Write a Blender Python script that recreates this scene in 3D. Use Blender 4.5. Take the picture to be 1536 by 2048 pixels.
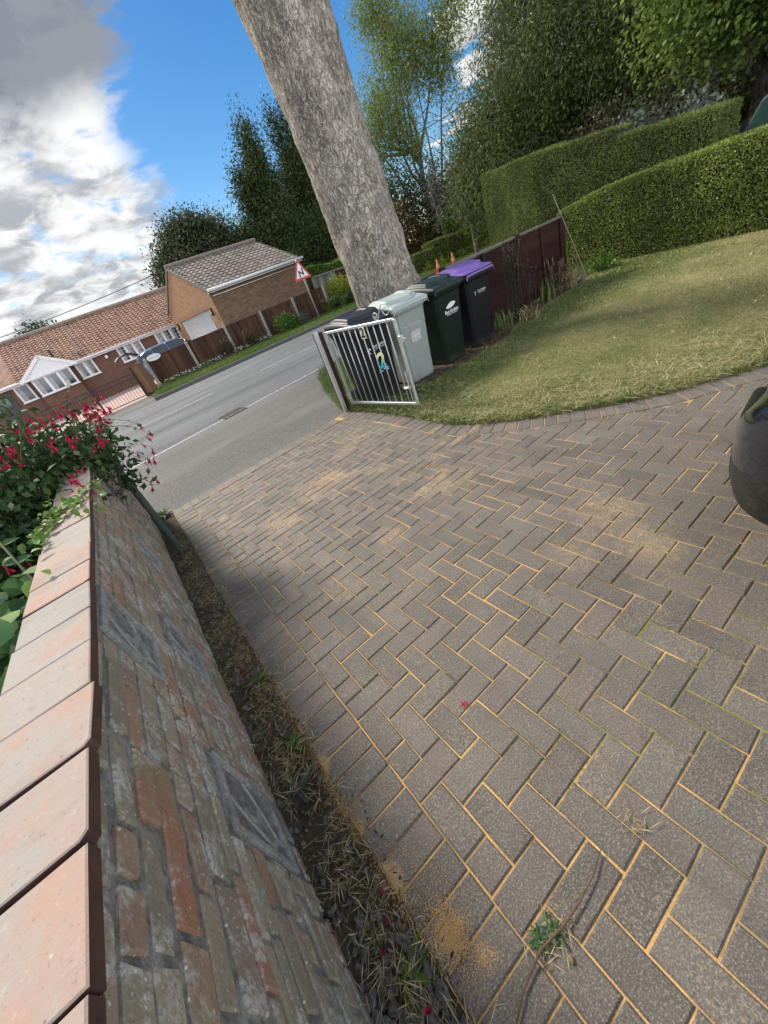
import bpy, math, random
import numpy as np
from mathutils import Vector, Matrix, noise as mnoise
random.seed(7)
RNG = np.random.default_rng(11)
for o in list(bpy.data.objects):
    bpy.data.objects.remove(o)
SC = bpy.context.scene
COL = SC.collection
R = math.radians

# ------------------------------------------------------------------ camera
F_PX, ROLL, PITCH, YAW, EYE = 775.0, 0.3775, 0.555, -0.452, 1.62
dn = np.array([math.sin(ROLL) * math.cos(PITCH), math.cos(ROLL) * math.cos(PITCH), math.sin(PITCH)])
fw = np.array([0, 0, 1.0]) - dn * dn[2]
fw /= np.linalg.norm(fw)
rt = np.cross(dn, fw)
Mw = np.array([fw * math.cos(YAW + math.pi / 2) + rt * math.sin(YAW + math.pi / 2),
               fw * math.cos(YAW) + rt * math.sin(YAW), -dn])
cd = bpy.data.cameras.new("camera")
cam = bpy.data.objects.new("camera", cd)
COL.objects.link(cam)
cm = Matrix.Identity(4)
for i in range(3):
    cm[i][0], cm[i][1], cm[i][2] = Mw[i, 0], -Mw[i, 1], -Mw[i, 2]
cm.translation = (0, 0, EYE)
cam.matrix_world = cm
cd.sensor_fit = 'VERTICAL'
cd.sensor_height = 36.0
cd.lens = 36.0 * F_PX / 2048.0
cd.clip_start, cd.clip_end = 0.05, 2000
SC.camera = cam

# ------------------------------------------------------------------ light
SUN_EL, SUN_AZ = R(42), R(-16)          # azimuth clockwise from +Y
sdir = Vector((math.sin(SUN_AZ) * math.cos(SUN_EL), math.cos(SUN_AZ) * math.cos(SUN_EL), math.sin(SUN_EL)))
sl = bpy.data.lights.new("sun", 'SUN')
sl.energy, sl.angle, sl.color = 3.1, R(13), (1.0, 0.93, 0.82)
so = bpy.data.objects.new("sun", sl)
so.rotation_euler = sdir.to_track_quat('Z', 'Y').to_euler()
COL.objects.link(so)
SC.view_settings.view_transform = 'Standard'
SC.view_settings.look = 'None'
SC.view_settings.exposure = 0.72
SC.view_settings.gamma = 1.0


class NT:
    """small node graph helper"""
    def __init__(s, nt):
        s.nt = nt
        nt.nodes.clear()

    def n(s, t, **kw):
        nd = s.nt.nodes.new(t)
        for k, v in kw.items():
            setattr(nd, k, v)
        return nd

    def put(s, sock, v):
        if isinstance(v, bpy.types.NodeSocket):
            s.nt.links.new(v, sock)
        elif v is not None:
            if sock.type == 'RGBA' and len(v) == 3:
                v = (*v, 1)
            sock.default_value = v

    def math(s, op, a, b=None, c=None, clamp=False):
        nd = s.n('ShaderNodeMath', operation=op, use_clamp=clamp)
        for i, v in enumerate((a, b, c)):
            if v is not None:
                s.put(nd.inputs[i], v)
        return nd.outputs[0]

    def vmath(s, op, a, b=None):
        nd = s.n('ShaderNodeVectorMath', operation=op)
        s.put(nd.inputs[0], a)
        if b is not None:
            s.put(nd.inputs[1], b)
        return nd.outputs['Value'] if op in ('DOT_PRODUCT', 'LENGTH', 'DISTANCE') else nd.outputs[0]

    def noise(s, vec, scale, detail=4, rough=.55, dist=0.0, col=False):
        nd = s.n('ShaderNodeTexNoise')
        s.put(nd.inputs['Vector'], vec)
        nd.inputs['Scale'].default_value = scale
        nd.inputs['Detail'].default_value = detail
        nd.inputs['Roughness'].default_value = rough
        nd.inputs['Distortion'].default_value = dist
        return nd.outputs[1 if col else 0]

    def vor(s, vec, scale, feature='F1', out='Distance', rnd=1.0):
        nd = s.n('ShaderNodeTexVoronoi', feature=feature)
        s.put(nd.inputs['Vector'], vec)
        nd.inputs['Scale'].default_value = scale
        nd.inputs['Randomness'].default_value = rnd
        return nd.outputs[out]

    def ramp(s, fac, stops, interp='LINEAR'):
        nd = s.n('ShaderNodeValToRGB')
        cr = nd.color_ramp
        cr.interpolation = interp
        while len(cr.elements) < len(stops):
            cr.elements.new(0.5)
        for e, (p, c) in zip(cr.elements, stops):
            e.position = p
            e.color = (c, c, c, 1) if isinstance(c, (int, float)) else (*c, 1)
        s.put(nd.inputs[0], fac)
        return nd.outputs[0]

    def smooth(s, v, a, b):
        nd = s.n('ShaderNodeMapRange', interpolation_type='SMOOTHSTEP')
        s.put(nd.inputs[0], v)
        nd.inputs[1].default_value, nd.inputs[2].default_value = a, b
        return nd.outputs[0]

    def mix(s, f, a, b, mode='MIX'):
        nd = s.n('ShaderNodeMix', data_type='RGBA', blend_type=mode)
        s.put(nd.inputs[0], f)
        s.put(nd.inputs[6], a)
        s.put(nd.inputs[7], b)
        return nd.outputs[2]

    def map(s, vec, scale=(1, 1, 1), loc=(0, 0, 0), rot=(0, 0, 0)):
        nd = s.n('ShaderNodeMapping')
        s.put(nd.inputs[0], vec)
        nd.inputs['Location'].default_value = loc
        nd.inputs['Rotation'].default_value = rot
        nd.inputs['Scale'].default_value = scale
        return nd.outputs[0]

    def obj(s):
        return s.n('ShaderNodeTexCoord').outputs['Object']

    def pos(s):
        return s.n('ShaderNodeNewGeometry').outputs['Position']

    def attr(s, name='rnd'):
        return s.n('ShaderNodeAttribute', attribute_name=name).outputs['Fac']

    def sep(s, v):
        return s.n('ShaderNodeSeparateXYZ').outputs if v is None else s._sep(v)

    def _sep(s, v):
        nd = s.n('ShaderNodeSeparateXYZ')
        s.put(nd.inputs[0], v)
        return nd.outputs

    def comb(s, x, y, z):
        nd = s.n('ShaderNodeCombineXYZ')
        for i, v in enumerate((x, y, z)):
            s.put(nd.inputs[i], v)
        return nd.outputs[0]

    def bump(s, h, strength=.5, dist=.01, normal=None):
        nd = s.n('ShaderNodeBump')
        nd.inputs['Strength'].default_value = strength
        nd.inputs['Distance'].default_value = dist
        s.put(nd.inputs['Height'], h)
        if normal is not None:
            s.put(nd.inputs['Normal'], normal)
        return nd.outputs[0]

    def bsdf(s, color, rough=.6, normal=None, metal=0.0, spec=.5, coat=0.0):
        nd = s.n('ShaderNodeBsdfPrincipled')
        s.put(nd.inputs['Base Color'], color)
        s.put(nd.inputs['Roughness'], rough)
        s.put(nd.inputs['Metallic'], metal)
        s.put(nd.inputs['Specular IOR Level'], spec)
        s.put(nd.inputs['Coat Weight'], coat)
        if normal is not None:
            s.put(nd.inputs['Normal'], normal)
        return nd.outputs[0]

    def out(s, sh, kind='ShaderNodeOutputMaterial'):
        o = s.n(kind)
        s.nt.links.new(sh, o.inputs['Surface'])


# ------------------------------------------------------------------ sky
W = bpy.data.worlds.new("World")
SC.world = W
W.use_nodes = True
g = NT(W.node_tree)
sky = g.n('ShaderNodeTexSky', sky_type='NISHITA')
sky.sun_disc = False
sky.sun_elevation, sky.sun_rotation = SUN_EL, SUN_AZ
sky.air_density, sky.dust_density, sky.ozone_density = 1.0, 0.3, 3.0
hs = g.n('ShaderNodeHueSaturation')
hs.inputs['Saturation'].default_value = 1.36
hs.inputs['Value'].default_value = 1.0
g.put(hs.inputs['Color'], sky.outputs[0])
d = g.vmath('NORMALIZE', g.n('ShaderNodeTexCoord').outputs['Generated'])
sx, sy, sz = g.sep(d)
den = g.math('ADD', g.math('MAXIMUM', sz, 0.0), 0.22)
p = g.comb(g.math('DIVIDE', sx, den), g.math('DIVIDE', sy, den), 0.35)
azm = g.math('ARCTAN2', sx, sy)
big = g.noise(p, 1.6, 3, .5, 0.3)
fluff = g.noise(p, 5.2, 12, .62, 0.35)
det = g.noise(g.map(p, loc=(3.1, 1.7, .4)), 5.5, 9, .58, .5)
det2 = g.noise(g.map(p, loc=(.6, 4.7, .9)), 2.6, 6, .55, .3)
wob = g.math('MULTIPLY', g.math('SUBTRACT', fluff, .5), .55)
azw = g.math('ADD', azm, wob)
bias = g.math('ADD', g.math('MULTIPLY', g.smooth(azw, R(28), R(10)), .435), g.math('MULTIPLY', g.smooth(azw, R(43), R(53)), .46))
cov = g.math('ADD', g.math('ADD', g.math('MULTIPLY', fluff, .7), g.math('MULTIPLY', big, .3)), g.math('SUBTRACT', g.math('ADD', bias, g.math('MULTIPLY', g.smooth(sz, .30, .40), g.math('MULTIPLY', g.smooth(azw, R(27), R(18)), .14))), .27))
dens = g.smooth(cov, .51, .645)
# flat grey belly overhead, sunlit heads and greyer hollows in the lower banks
up = g.smooth(g.math('ADD', sz, g.math('MULTIPLY', g.math('SUBTRACT', det2, .5), .10)), .295, .355)
hollow = g.math('MULTIPLY', g.smooth(det2, .42, .60), g.smooth(det, .37, .56))
belly = g.math('ADD', g.math('MULTIPLY', up, .95), g.math('MULTIPLY', hollow, .74), clamp=True)
ccol = g.mix(belly, (1.0, 1.0, 1.0), (.27, .30, .35))
bg1 = g.n('ShaderNodeBackground')
g.put(bg1.inputs[0], hs.outputs[0])
bg1.inputs[1].default_value = 0.075
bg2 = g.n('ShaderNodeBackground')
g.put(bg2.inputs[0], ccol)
front = g.smooth(sy, .25, -.35)                        # unseen clouds behind the camera, brightened as added fill for shaded faces
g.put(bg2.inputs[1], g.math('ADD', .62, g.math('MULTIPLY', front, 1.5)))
mx = g.n('ShaderNodeMixShader')
g.put(mx.inputs[0], dens)
g.nt.links.new(bg1.outputs[0], mx.inputs[1])
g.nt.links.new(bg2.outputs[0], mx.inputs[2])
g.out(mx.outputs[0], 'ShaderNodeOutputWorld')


# ------------------------------------------------------------------ object helpers
def link(o, parent=None):
    COL.objects.link(o)
    if parent is not None:
        o.parent = parent
    return o


def tag(o, label=None, cat=None, group=None, kind=None):
    for k, v in (('label', label), ('category', cat), ('group', group), ('kind', kind)):
        if v:
            o[k] = v
    return o


def thing(name, label, cat, loc=(0, 0, 0), rz=0.0, group=None):
    o = bpy.data.objects.new(name, None)
    o.empty_display_size = .2
    o.location = loc
    o.rotation_euler = (0, 0, rz)
    link(o)
    return tag(o, label, cat, group)


def copy_tree(o, parent=None):
    c = o.copy()
    COL.objects.link(c)
    if parent is not None:
        c.parent = parent
    for ch in list(o.children):
        copy_tree(ch, c)
    return c


class MB:
    """collects polygons; build() links them as one mesh object"""
    def __init__(s):
        s.v, s.f, s.m, s.r = [], [], [], []
        s.mi, s.rv = 0, 0.5

    def face(s, idx):
        s.f.append(tuple(idx))
        s.m.append(s.mi)
        s.r.append(s.rv)

    def add(s, verts, faces):
        b = len(s.v)
        s.v.extend([tuple(q) for q in verts])
        for f in faces:
            s.face([i + b for i in f])

    def box(s, c, size, rz=0.0, rx=0.0, ry=0.0):
        M = Matrix.Translation(c) @ Matrix.Rotation(rz, 4, 'Z') @ Matrix.Rotation(ry, 4, 'Y') @ Matrix.Rotation(rx, 4, 'X')
        hx, hy, hz = [q / 2 for q in size]
        vs = [M @ Vector((x, y, z)) for z in (-hz, hz) for y in (-hy, hy) for x in (-hx, hx)]
        s.add(vs, [(0, 2, 3, 1), (4, 5, 7, 6), (0, 1, 5, 4), (2, 6, 7, 3), (0, 4, 6, 2), (1, 3, 7, 5)])

    def tube(s, pts, rad, seg=8, caps=True):
        pts = [Vector(q) for q in pts]
        if isinstance(rad, (int, float)):
            rad = [rad] * len(pts)
        rings = []
        ref = None
        for i, q in enumerate(pts):
            t = (pts[min(i + 1, len(pts) - 1)] - pts[max(i - 1, 0)]).normalized()
            if ref is None:
                ref = t.orthogonal().normalized()
            ref = (ref - t * ref.dot(t))
            ref = ref.normalized() if ref.length > 1e-6 else t.orthogonal().normalized()
            bn = t.cross(ref)
            rings.append([q + (ref * math.cos(a) + bn * math.sin(a)) * rad[i]
                          for a in [2 * math.pi * k / seg for k in range(seg)]])
        b = len(s.v)
        for rg in rings:
            s.v.extend([tuple(q) for q in rg])
        for i in range(len(pts) - 1):
            for k in range(seg):
                k2 = (k + 1) % seg
                s.face([b + i * seg + k, b + i * seg + k2, b + (i + 1) * seg + k2, b + (i + 1) * seg + k])
        if caps:
            s.face([b + k for k in range(seg)][::-1])
            s.face([b + (len(pts) - 1) * seg + k for k in range(seg)])

    def prism(s, poly, M, h):
        """polygon in local xy extruded from z=0 to z=h, placed by M"""
        n = len(poly)
        vs = [M @ Vector((x, y, 0)) for x, y in poly] + [M @ Vector((x, y, h)) for x, y in poly]
        s.add(vs, [tuple(range(n))[::-1], tuple(range(n, 2 * n))] + [(i, (i + 1) % n, n + (i + 1) % n, n + i) for i in range(n)])

    def cham(s, poly, M, ch, depth, tilt=(0, 0)):
        """slab face with chamfered rim: poly at z=-ch, inset face at z=0, skirt to -depth"""
        n = len(poly)
        cx = sum(q[0] for q in poly) / n
        cy = sum(q[1] for q in poly) / n
        top = []
        for i in range(n):
            a, q, c = poly[i - 1], poly[i], poly[(i + 1) % n]
            e1 = Vector((q[0] - a[0], q[1] - a[1])).normalized()
            e2 = Vector((c[0] - q[0], c[1] - q[1])).normalized()
            n1, n2 = Vector((-e1.y, e1.x)), Vector((-e2.y, e2.x))
            m = n1 + n2
            k = ch / max(.35, 1 + n1.dot(n2))
            top.append((q[0] + m.x * k, q[1] + m.y * k))
        def tz(q):
            return (q[0] - cx) * tilt[0] + (q[1] - cy) * tilt[1]
        vs = [M @ Vector((x, y, tz((x, y)))) for x, y in top] + \
             [M @ Vector((x, y, -ch + tz((x, y)))) for x, y in poly] + \
             [M @ Vector((x, y, -depth)) for x, y in poly]
        fs = [tuple(range(n))]
        for i in range(n):
            j = (i + 1) % n
            fs.append((n + i, n + j, j, i))
            fs.append((2 * n + i, 2 * n + j, n + j, n + i))
        s.add(vs, fs)

    def build(s, name, mats, parent=None, smooth=False, bevel=0.0, seg=2, loc=None):
        me = bpy.data.meshes.new(name)
        me.from_pydata(s.v, [], s.f)
        if not isinstance(mats, (list, tuple)):
            mats = [mats]
        for m in mats:
            me.materials.append(m)
        me.polygons.foreach_set('material_index', s.m)
        a = me.attributes.new('rnd', 'FLOAT', 'FACE')
        a.data.foreach_set('value', np.array(s.r, dtype=np.float32))
        if smooth:
            me.polygons.foreach_set('use_smooth', [True] * len(s.f))
        me.update()
        o = bpy.data.objects.new(name, me)
        if loc is not None:
            o.location = loc
        if bevel:
            md = o.modifiers.new('bevel', 'BEVEL')
            md.width, md.segments, md.limit_method, md.angle_limit = bevel, seg, 'ANGLE', R(35)
        return link(o, parent)


def quad_mesh(name, V, mat, parent=None, rnd=None, smooth=False):
    """V: (n,4,3) array of quads"""
    n = len(V)
    me = bpy.data.meshes.new(name)
    me.vertices.add(n * 4)
    me.vertices.foreach_set('co', np.ascontiguousarray(V, dtype=np.float32).ravel())
    me.loops.add(n * 4)
    me.loops.foreach_set('vertex_index', np.arange(n * 4, dtype=np.int32))
    me.polygons.add(n)
    me.polygons.foreach_set('loop_start', np.arange(0, n * 4, 4, dtype=np.int32))
    me.materials.append(mat)
    a = me.attributes.new('rnd', 'FLOAT', 'FACE')
    a.data.foreach_set('value', (RNG.random(n) if rnd is None else np.asarray(rnd)).astype(np.float32))
    me.update(calc_edges=True)
    return link(bpy.data.objects.new(name, me), parent)


def unit(a):
    return a / np.maximum(np.linalg.norm(a, axis=-1, keepdims=True), 1e-9)


def leaf_quads(P, D, N, L, Wd, fold=.15):
    D = unit(D)
    S = unit(np.cross(D, N))
    N2 = np.cross(S, D)
    L = np.broadcast_to(np.asarray(L, float).reshape(-1, 1), (len(P), 1))
    Wd = np.broadcast_to(np.asarray(Wd, float).reshape(-1, 1), (len(P), 1))
    mid = P + D * L * .48
    a = mid + S * Wd * .5 + N2 * Wd * fold
    c = mid - S * Wd * .5 + N2 * Wd * fold
    return np.stack([P, a, P + D * L, c], 1)


def rand_dirs(n):
    return unit(RNG.normal(size=(n, 3)))


def fnoise(P, s=1.0, seed=0.0):
    x, y, z = P[:, 0] * s + seed, P[:, 1] * s - seed * 1.3, (P[:, 2] if P.shape[1] > 2 else 0) * s
    return (np.sin(x * 1.7 + 1.3 * np.sin(y * 1.1 + z)) + np.sin(y * 2.3 + 1.7 * np.sin(z * 1.3 + x * .7))
            + np.sin(z * 1.9 + 1.1 * np.sin(x * 1.5)) + .6 * np.sin(x * 4.1 + y * 3.7 + 2 * np.sin(z * 2.9))) / 3.6


def text(body, size, mat, name, parent, M, extr=.0008, align='CENTER', shear=0.0, bold=0.0):
    c = bpy.data.curves.new(name, 'FONT')
    c.body, c.size, c.extrude, c.align_x, c.align_y = body, size, extr, align, 'CENTER'
    c.shear, c.offset, c.resolution_u = shear, bold, 3
    t = bpy.data.objects.new(name, c)
    COL.objects.link(t)
    dg = bpy.context.evaluated_depsgraph_get()
    me = bpy.data.meshes.new_from_object(t.evaluated_get(dg))
    bpy.data.objects.remove(t)
    me.materials.clear()
    me.materials.append(mat)
    o = bpy.data.objects.new(name, me)
    link(o, parent)
    o.matrix_local = M
    return o


def frame(o, u, v):
    """matrix with local x=u, y=v, z=u×v at point o"""
    u, v = Vector(u).normalized(), Vector(v).normalized()
    w = u.cross(v)
    M = Matrix.Identity(4)
    for i in range(3):
        M[i][0], M[i][1], M[i][2], M[i][3] = u[i], v[i], w[i], o[i]
    return M


# ------------------------------------------------------------------ materials
def mat(name):
    m = bpy.data.materials.new(name)
    m.use_nodes = True
    return m, NT(m.node_tree)


def plain(name, col, rough=.55, metal=0.0, spec=.5, var=.12, scale=18.0, bump=0.0, coat=0.0):
    m, g = mat(name)
    v = g.obj()
    nz = g.noise(v, scale, 5, .6)
    lo = tuple(c * (1 - var) for c in col)
    hi = tuple(min(1, c * (1 + var)) for c in col)
    c = g.ramp(nz, [(.3, lo), (.7, hi)])
    nrm = g.bump(g.noise(v, scale * 6, 4), .4, bump) if bump else None
    g.out(g.bsdf(c, g.math('ADD', g.math('MULTIPLY', nz, .18), rough - .09), nrm, metal, spec, coat))
    return m


def leaf_mat(name, stops, trans=.28, rough=.5, nscale=.5, namp=.5, spec=.2):
    """leaf colours picked by the per-leaf value plus a slow drift through the plant"""
    m, g = mat(name)
    r = g.attr()
    drift = g.noise(g.pos(), nscale, 3, .5)
    f = g.math('ADD', g.math('MULTIPLY', r, 1 - namp * .6), g.math('MULTIPLY', g.math('SUBTRACT', drift, .5), namp * 2.0), clamp=True)
    f = g.math('ADD', f, namp * .2, clamp=True)
    c = g.ramp(f, stops)
    b = g.bsdf(c, rough, None, 0, spec)
    t = g.n('ShaderNodeBsdfTranslucent')
    g.put(t.inputs[0], c)
    x = g.n('ShaderNodeMixShader')
    x.inputs[0].default_value = trans
    g.nt.links.new(b, x.inputs[1])
    g.nt.links.new(t.outputs[0], x.inputs[2])
    g.out(x.outputs[0])
    return m


def m_paver():
    m, g = mat('block_paver')
    v = g.pos()
    r = g.attr()
    x, y, z = g.sep(v)
    base = g.ramp(r, [(0, (.090, .078, .068)), (.3, (.112, .096, .084)), (.55, (.122, .105, .092)), (.75, (.138, .110, .095)), (.9, (.148, .130, .112)), (1, (.104, .097, .085))])
    blot = g.noise(v, 5, 5, .6)
    base = g.mix(g.math('MULTIPLY', g.smooth(blot, .35, .7), .4), base, (.145, .134, .122))
    # exposed aggregate: pale and dark grains
    gr = g.noise(v, 190, 4, .75)
    base = g.mix(g.math('MULTIPLY', g.smooth(gr, .52, .68), .8), base, (.40, .35, .295))
    base = g.mix(g.math('MULTIPLY', g.smooth(gr, .47, .32), .8), base, (.045, .04, .036))
    sp = g.vor(v, 150, 'F1', 'Distance')
    base = g.mix(g.math('MULTIPLY', g.smooth(sp, .16, .05), .55), base, (.55, .52, .48))
    # drifts of kiln dried sand brushed over the blocks
    dn_ = g.noise(v, 2.1, 5, .62)
    fine = g.noise(v, 140, 3, .7)
    streak = g.noise(g.map(v, (1.6, 5.0, 1), rot=(0, 0, R(35))), 1.2, 4, .6)
    far = g.smooth(y, .9, 3.0)
    sand = g.math('ADD', g.math('MULTIPLY', g.smooth(dn_, .5, .68), .55), g.math('MULTIPLY', g.smooth(streak, .52, .7), .5))
    sand = g.math('MULTIPLY', sand, g.math('ADD', g.math('MULTIPLY', far, .75), .12))
    for (bx, by, br, ba) in ((1.85, 1.0, .34, .55), (1.68, .68, .26, .55), (1.45, .95, .24, .4), (.98, 2.07, .18, .5), (1.1, 3.39, .5, .5), (.6, 3.2, .4, .5), (.48, 4.7, .35, .4), (1.96, 4.0, .45, .4), (1.75, 2.2, .4, .35), (.5, 1.9, .3, .25),
                             (-.2, 1.1, .09, 1.5), (-.19, .62, .1, 1.6), (-.12, .40, .075, 1.2), (-.06, .31, .05, .7), (-.2, .8, .08, 1.2), (-.2, 1.55, .07, 1.1), (.62, .36, .1, .4)):
        dd = g.vmath('DISTANCE', g.comb(x, y, 0.0), (bx, by, 0))
        sand = g.math('ADD', sand, g.math('MULTIPLY', g.smooth(dd, br, br * .15), ba))
    fn = g.smooth(g.noise(v, 230, 2, .8), .3, .7)
    clump = g.math('MULTIPLY', g.math('SUBTRACT', g.noise(v, 24, 4, .65), .5), 1.1)
    sand = g.math('MULTIPLY', sand, .8)
    sand = g.smooth(g.math('ADD', g.math('ADD', fn, g.math('MULTIPLY', clump, g.smooth(sand, .02, .3))), g.math('SUBTRACT', sand, 1.0)), .0, .22)
    dust = g.math('MULTIPLY', g.smooth(fine, .52, .66), g.smooth(g.noise(v, 4.5, 4, .6), .38, .6))
    base = g.mix(g.math('MULTIPLY', dust, .5), base, (.44, .33, .2))
    base = g.mix(g.math('MULTIPLY', sand, .85), base, (.52, .35, .18))
    wear = g.noise(g.map(v, (2.2, .35, 1)), 1.3, 5, .65)
    base = g.mix(g.math('MULTIPLY', g.smooth(wear, .52, .7), .35), base, (.05, .046, .042))
    base = g.mix(g.math('MULTIPLY', g.smooth(g.noise(v, 11, 5, .7), .6, .74), .4), base, (.045, .042, .038))
    chips = g.vor(v, 38, 'F1', 'Distance')
    base = g.mix(g.math('MULTIPLY', g.smooth(chips, .10, .06), .5), base, (.38, .36, .33))
    # moss in the corner nearest the camera
    mo = g.math('MULTIPLY', g.smooth(g.noise(v, 7, 4, .6), .6, .72), g.math('MULTIPLY', g.smooth(y, .9, .2), g.smooth(x, .35, .8)))
    base = g.mix(g.math('MULTIPLY', mo, .5), base, (.13, .14, .06))
    h = g.math('ADD', g.math('MULTIPLY', gr, .6), g.math('MULTIPLY', g.noise(v, 60, 3), .5))
    g.out(g.bsdf(base, .68, g.bump(h, .8, .004), 0, .5))
    return m


def m_jointsand():
    m, g = mat('joint_sand')
    v = g.pos()
    x, y, z = g.sep(v)
    nz = g.noise(v, 6, 4, .6)
    c = g.ramp(nz, [(.25, (.26, .17, .09)), (.45, (.52, .31, .125)), (.75, (.70, .43, .17))])
    c = g.mix(g.math('MULTIPLY', g.smooth(g.noise(v, 220, 3), .5, .65), .5), c, (.68, .5, .3))
    moss = g.math('MULTIPLY', g.smooth(g.noise(v, 3.5, 4, .6), .42, .58), g.math('MULTIPLY', g.smooth(y, 1.3, .4), g.smooth(x, .3, .8)))
    c = g.mix(g.math('MULTIPLY', moss, .9), c, (.16, .19, .05))
    dirt = g.math('MULTIPLY', g.smooth(g.noise(v, 2.6, 3), .5, .62), .6)
    c = g.mix(dirt, c, (.2, .16, .11))
    g.out(g.bsdf(c, .95, g.bump(g.noise(v, 200, 3), .8, .004), 0, .1))
    return m


def m_asphalt(name, cols, bumpd=.004, patch=True):
    m, g = mat(name)
    v = g.pos()
    gr = g.noise(v, 75, 4, .75)
    st = g.vor(v, 90, 'F1', 'Color')
    stone = g._sep(st)[0]
    c = g.ramp(g.math('ADD', g.math('MULTIPLY', gr, .6), g.math('MULTIPLY', stone, .4)), [(.25, cols[0]), (.5, cols[1]), (.8, cols[2])])
    bl = g.noise(g.map(v, (.25, 1.2, 1)), .8, 5, .6)
    c = g.mix(g.math('MULTIPLY', g.smooth(bl, .42, .68), .45), c, cols[2])
    if patch:
        x, y, z = g.sep(v)
        seam = g.math('ABSOLUTE', g.math('SUBTRACT', g.math('ADD', y, g.math('MULTIPLY', g.noise(v, .7, 3), .25)), 10.6))
        c = g.mix(g.math('MULTIPLY', g.smooth(seam, .05, .015), .8), c, (.03, .03, .03))
        seam2 = g.math('ABSOLUTE', g.math('SUBTRACT', g.math('ADD', y, g.math('MULTIPLY', g.noise(v, .9, 3), .3)), 14.0))
        c = g.mix(g.math('MULTIPLY', g.smooth(seam2, .06, .015), .6), c, (.04, .04, .04))
        wheel = g.noise(g.map(v, (.05, 1.0, 1)), .9, 2)
        c = g.mix(g.math('MULTIPLY', g.smooth(wheel, .5, .64), .35), c, cols[0])
    g.out(g.bsdf(c, .8, g.bump(g.math('ADD', gr, stone), .9, bumpd), 0, .35))
    return m


def m_paint():
    m, g = mat('road_paint')
    v = g.pos()
    w = g.smooth(g.noise(v, 20, 6, .75), .42, .58)
    c = g.mix(w, (.16, .165, .17), (.56, .57, .57))
    g.out(g.bsdf(c, .6, g.bump(g.noise(v, 70, 3), .6, .003)))
    return m


def m_ground(name, stops, scale=3.0, fine=60.0, bumpd=.02):
    m, g = mat(name)
    v = g.pos()
    a = g.noise(v, scale, 5, .6)
    b = g.noise(v, fine, 4, .7)
    c = g.ramp(g.math('ADD', g.math('MULTIPLY', a, .55), g.math('MULTIPLY', b, .45)), stops)
    g.out(g.bsdf(c, .9, g.bump(b, .8, bumpd), 0, .15))
    return m


def m_gardenbrick():
    m, g = mat('weathered_wall_brick')
    v = g.pos()
    r = g.attr()
    c = g.ramp(r, [(0, (.17, .145, .115)), (.2, (.215, .19, .145)), (.42, (.25, .205, .155)), (.58, (.25, .15, .10)), (.72, (.175, .16, .135)),
                   (.88, (.27, .125, .08)), (1, (.22, .2, .165))])
    blot = g.noise(v, 14, 5, .65)
    c = g.mix(g.math('MULTIPLY', g.smooth(blot, .4, .7), .6), c, (.185, .175, .14))
    st = g.noise(g.map(v, (1, 3, 16)), 6, 5, .65)
    c = g.mix(g.math('MULTIPLY', g.smooth(st, .48, .7), .35), c, (.27, .2, .14))
    c = g.mix(g.math('MULTIPLY', g.smooth(g.noise(v, 90, 4, .7), .35, .25), .6), c, (.05, .045, .035))
    # lichen: chalky white rosettes and green film that run over brick and mortar alike
    li = g.noise(v, 9, 6, .72)
    lif = g.noise(v, 70, 4, .7)
    ml = g.math('MULTIPLY', g.smooth(li, .47, .62), g.smooth(lif, .38, .56))
    c = g.mix(g.math('MULTIPLY', ml, .75), c, (.40, .42, .40))
    dots = g.vor(v, 55, 'F1', 'Distance')
    dm = g.math('MULTIPLY', g.smooth(dots, .2, .1), g.smooth(g.noise(v, 5, 3), .40, .55))
    c = g.mix(g.math('MULTIPLY', dm, .8), c, (.52, .52, .48))
    grit = g.noise(v, 130, 4, .75)
    c = g.mix(g.math('MULTIPLY', g.smooth(grit, .56, .72), .55), c, (.42, .40, .35))
    c = g.mix(g.math('MULTIPLY', g.smooth(grit, .44, .3), .5), c, (.07, .06, .05))
    gm = g.smooth(g.noise(g.map(v, loc=(4, 2, 1)), 4, 5, .65), .54, .7)
    c = g.mix(g.math('MULTIPLY', gm, .5), c, (.13, .15, .07))
    hsv = g.n('ShaderNodeHueSaturation')
    hsv.inputs['Value'].default_value = 1.32
    g.put(hsv.inputs['Color'], c)
    c = hsv.outputs[0]
    h = g.math('ADD', g.math('MULTIPLY', g.noise(v, 40, 5, .65), 1.2), g.math('MULTIPLY', g.noise(v, 9, 3), 1.4))
    g.out(g.bsdf(c, .9, g.bump(h, .9, .006), 0, .2))
    return m


def m_mortar():
    m, g = mat('old_mortar')
    v = g.pos()
    c = g.ramp(g.noise(v, 30, 5, .7), [(.3, (.10, .10, .10)), (.5, (.20, .198, .193)), (.75, (.38, .375, .365))])
    li = g.smooth(g.noise(v, 9, 6, .72), .5, .64)
    c = g.mix(g.math('MULTIPLY', li, .6), c, (.42, .44, .43))
    g.out(g.bsdf(c, .95, g.bump(g.noise(v, 60, 5, .7), 1.0, .01), 0, .15))
    return m


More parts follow.
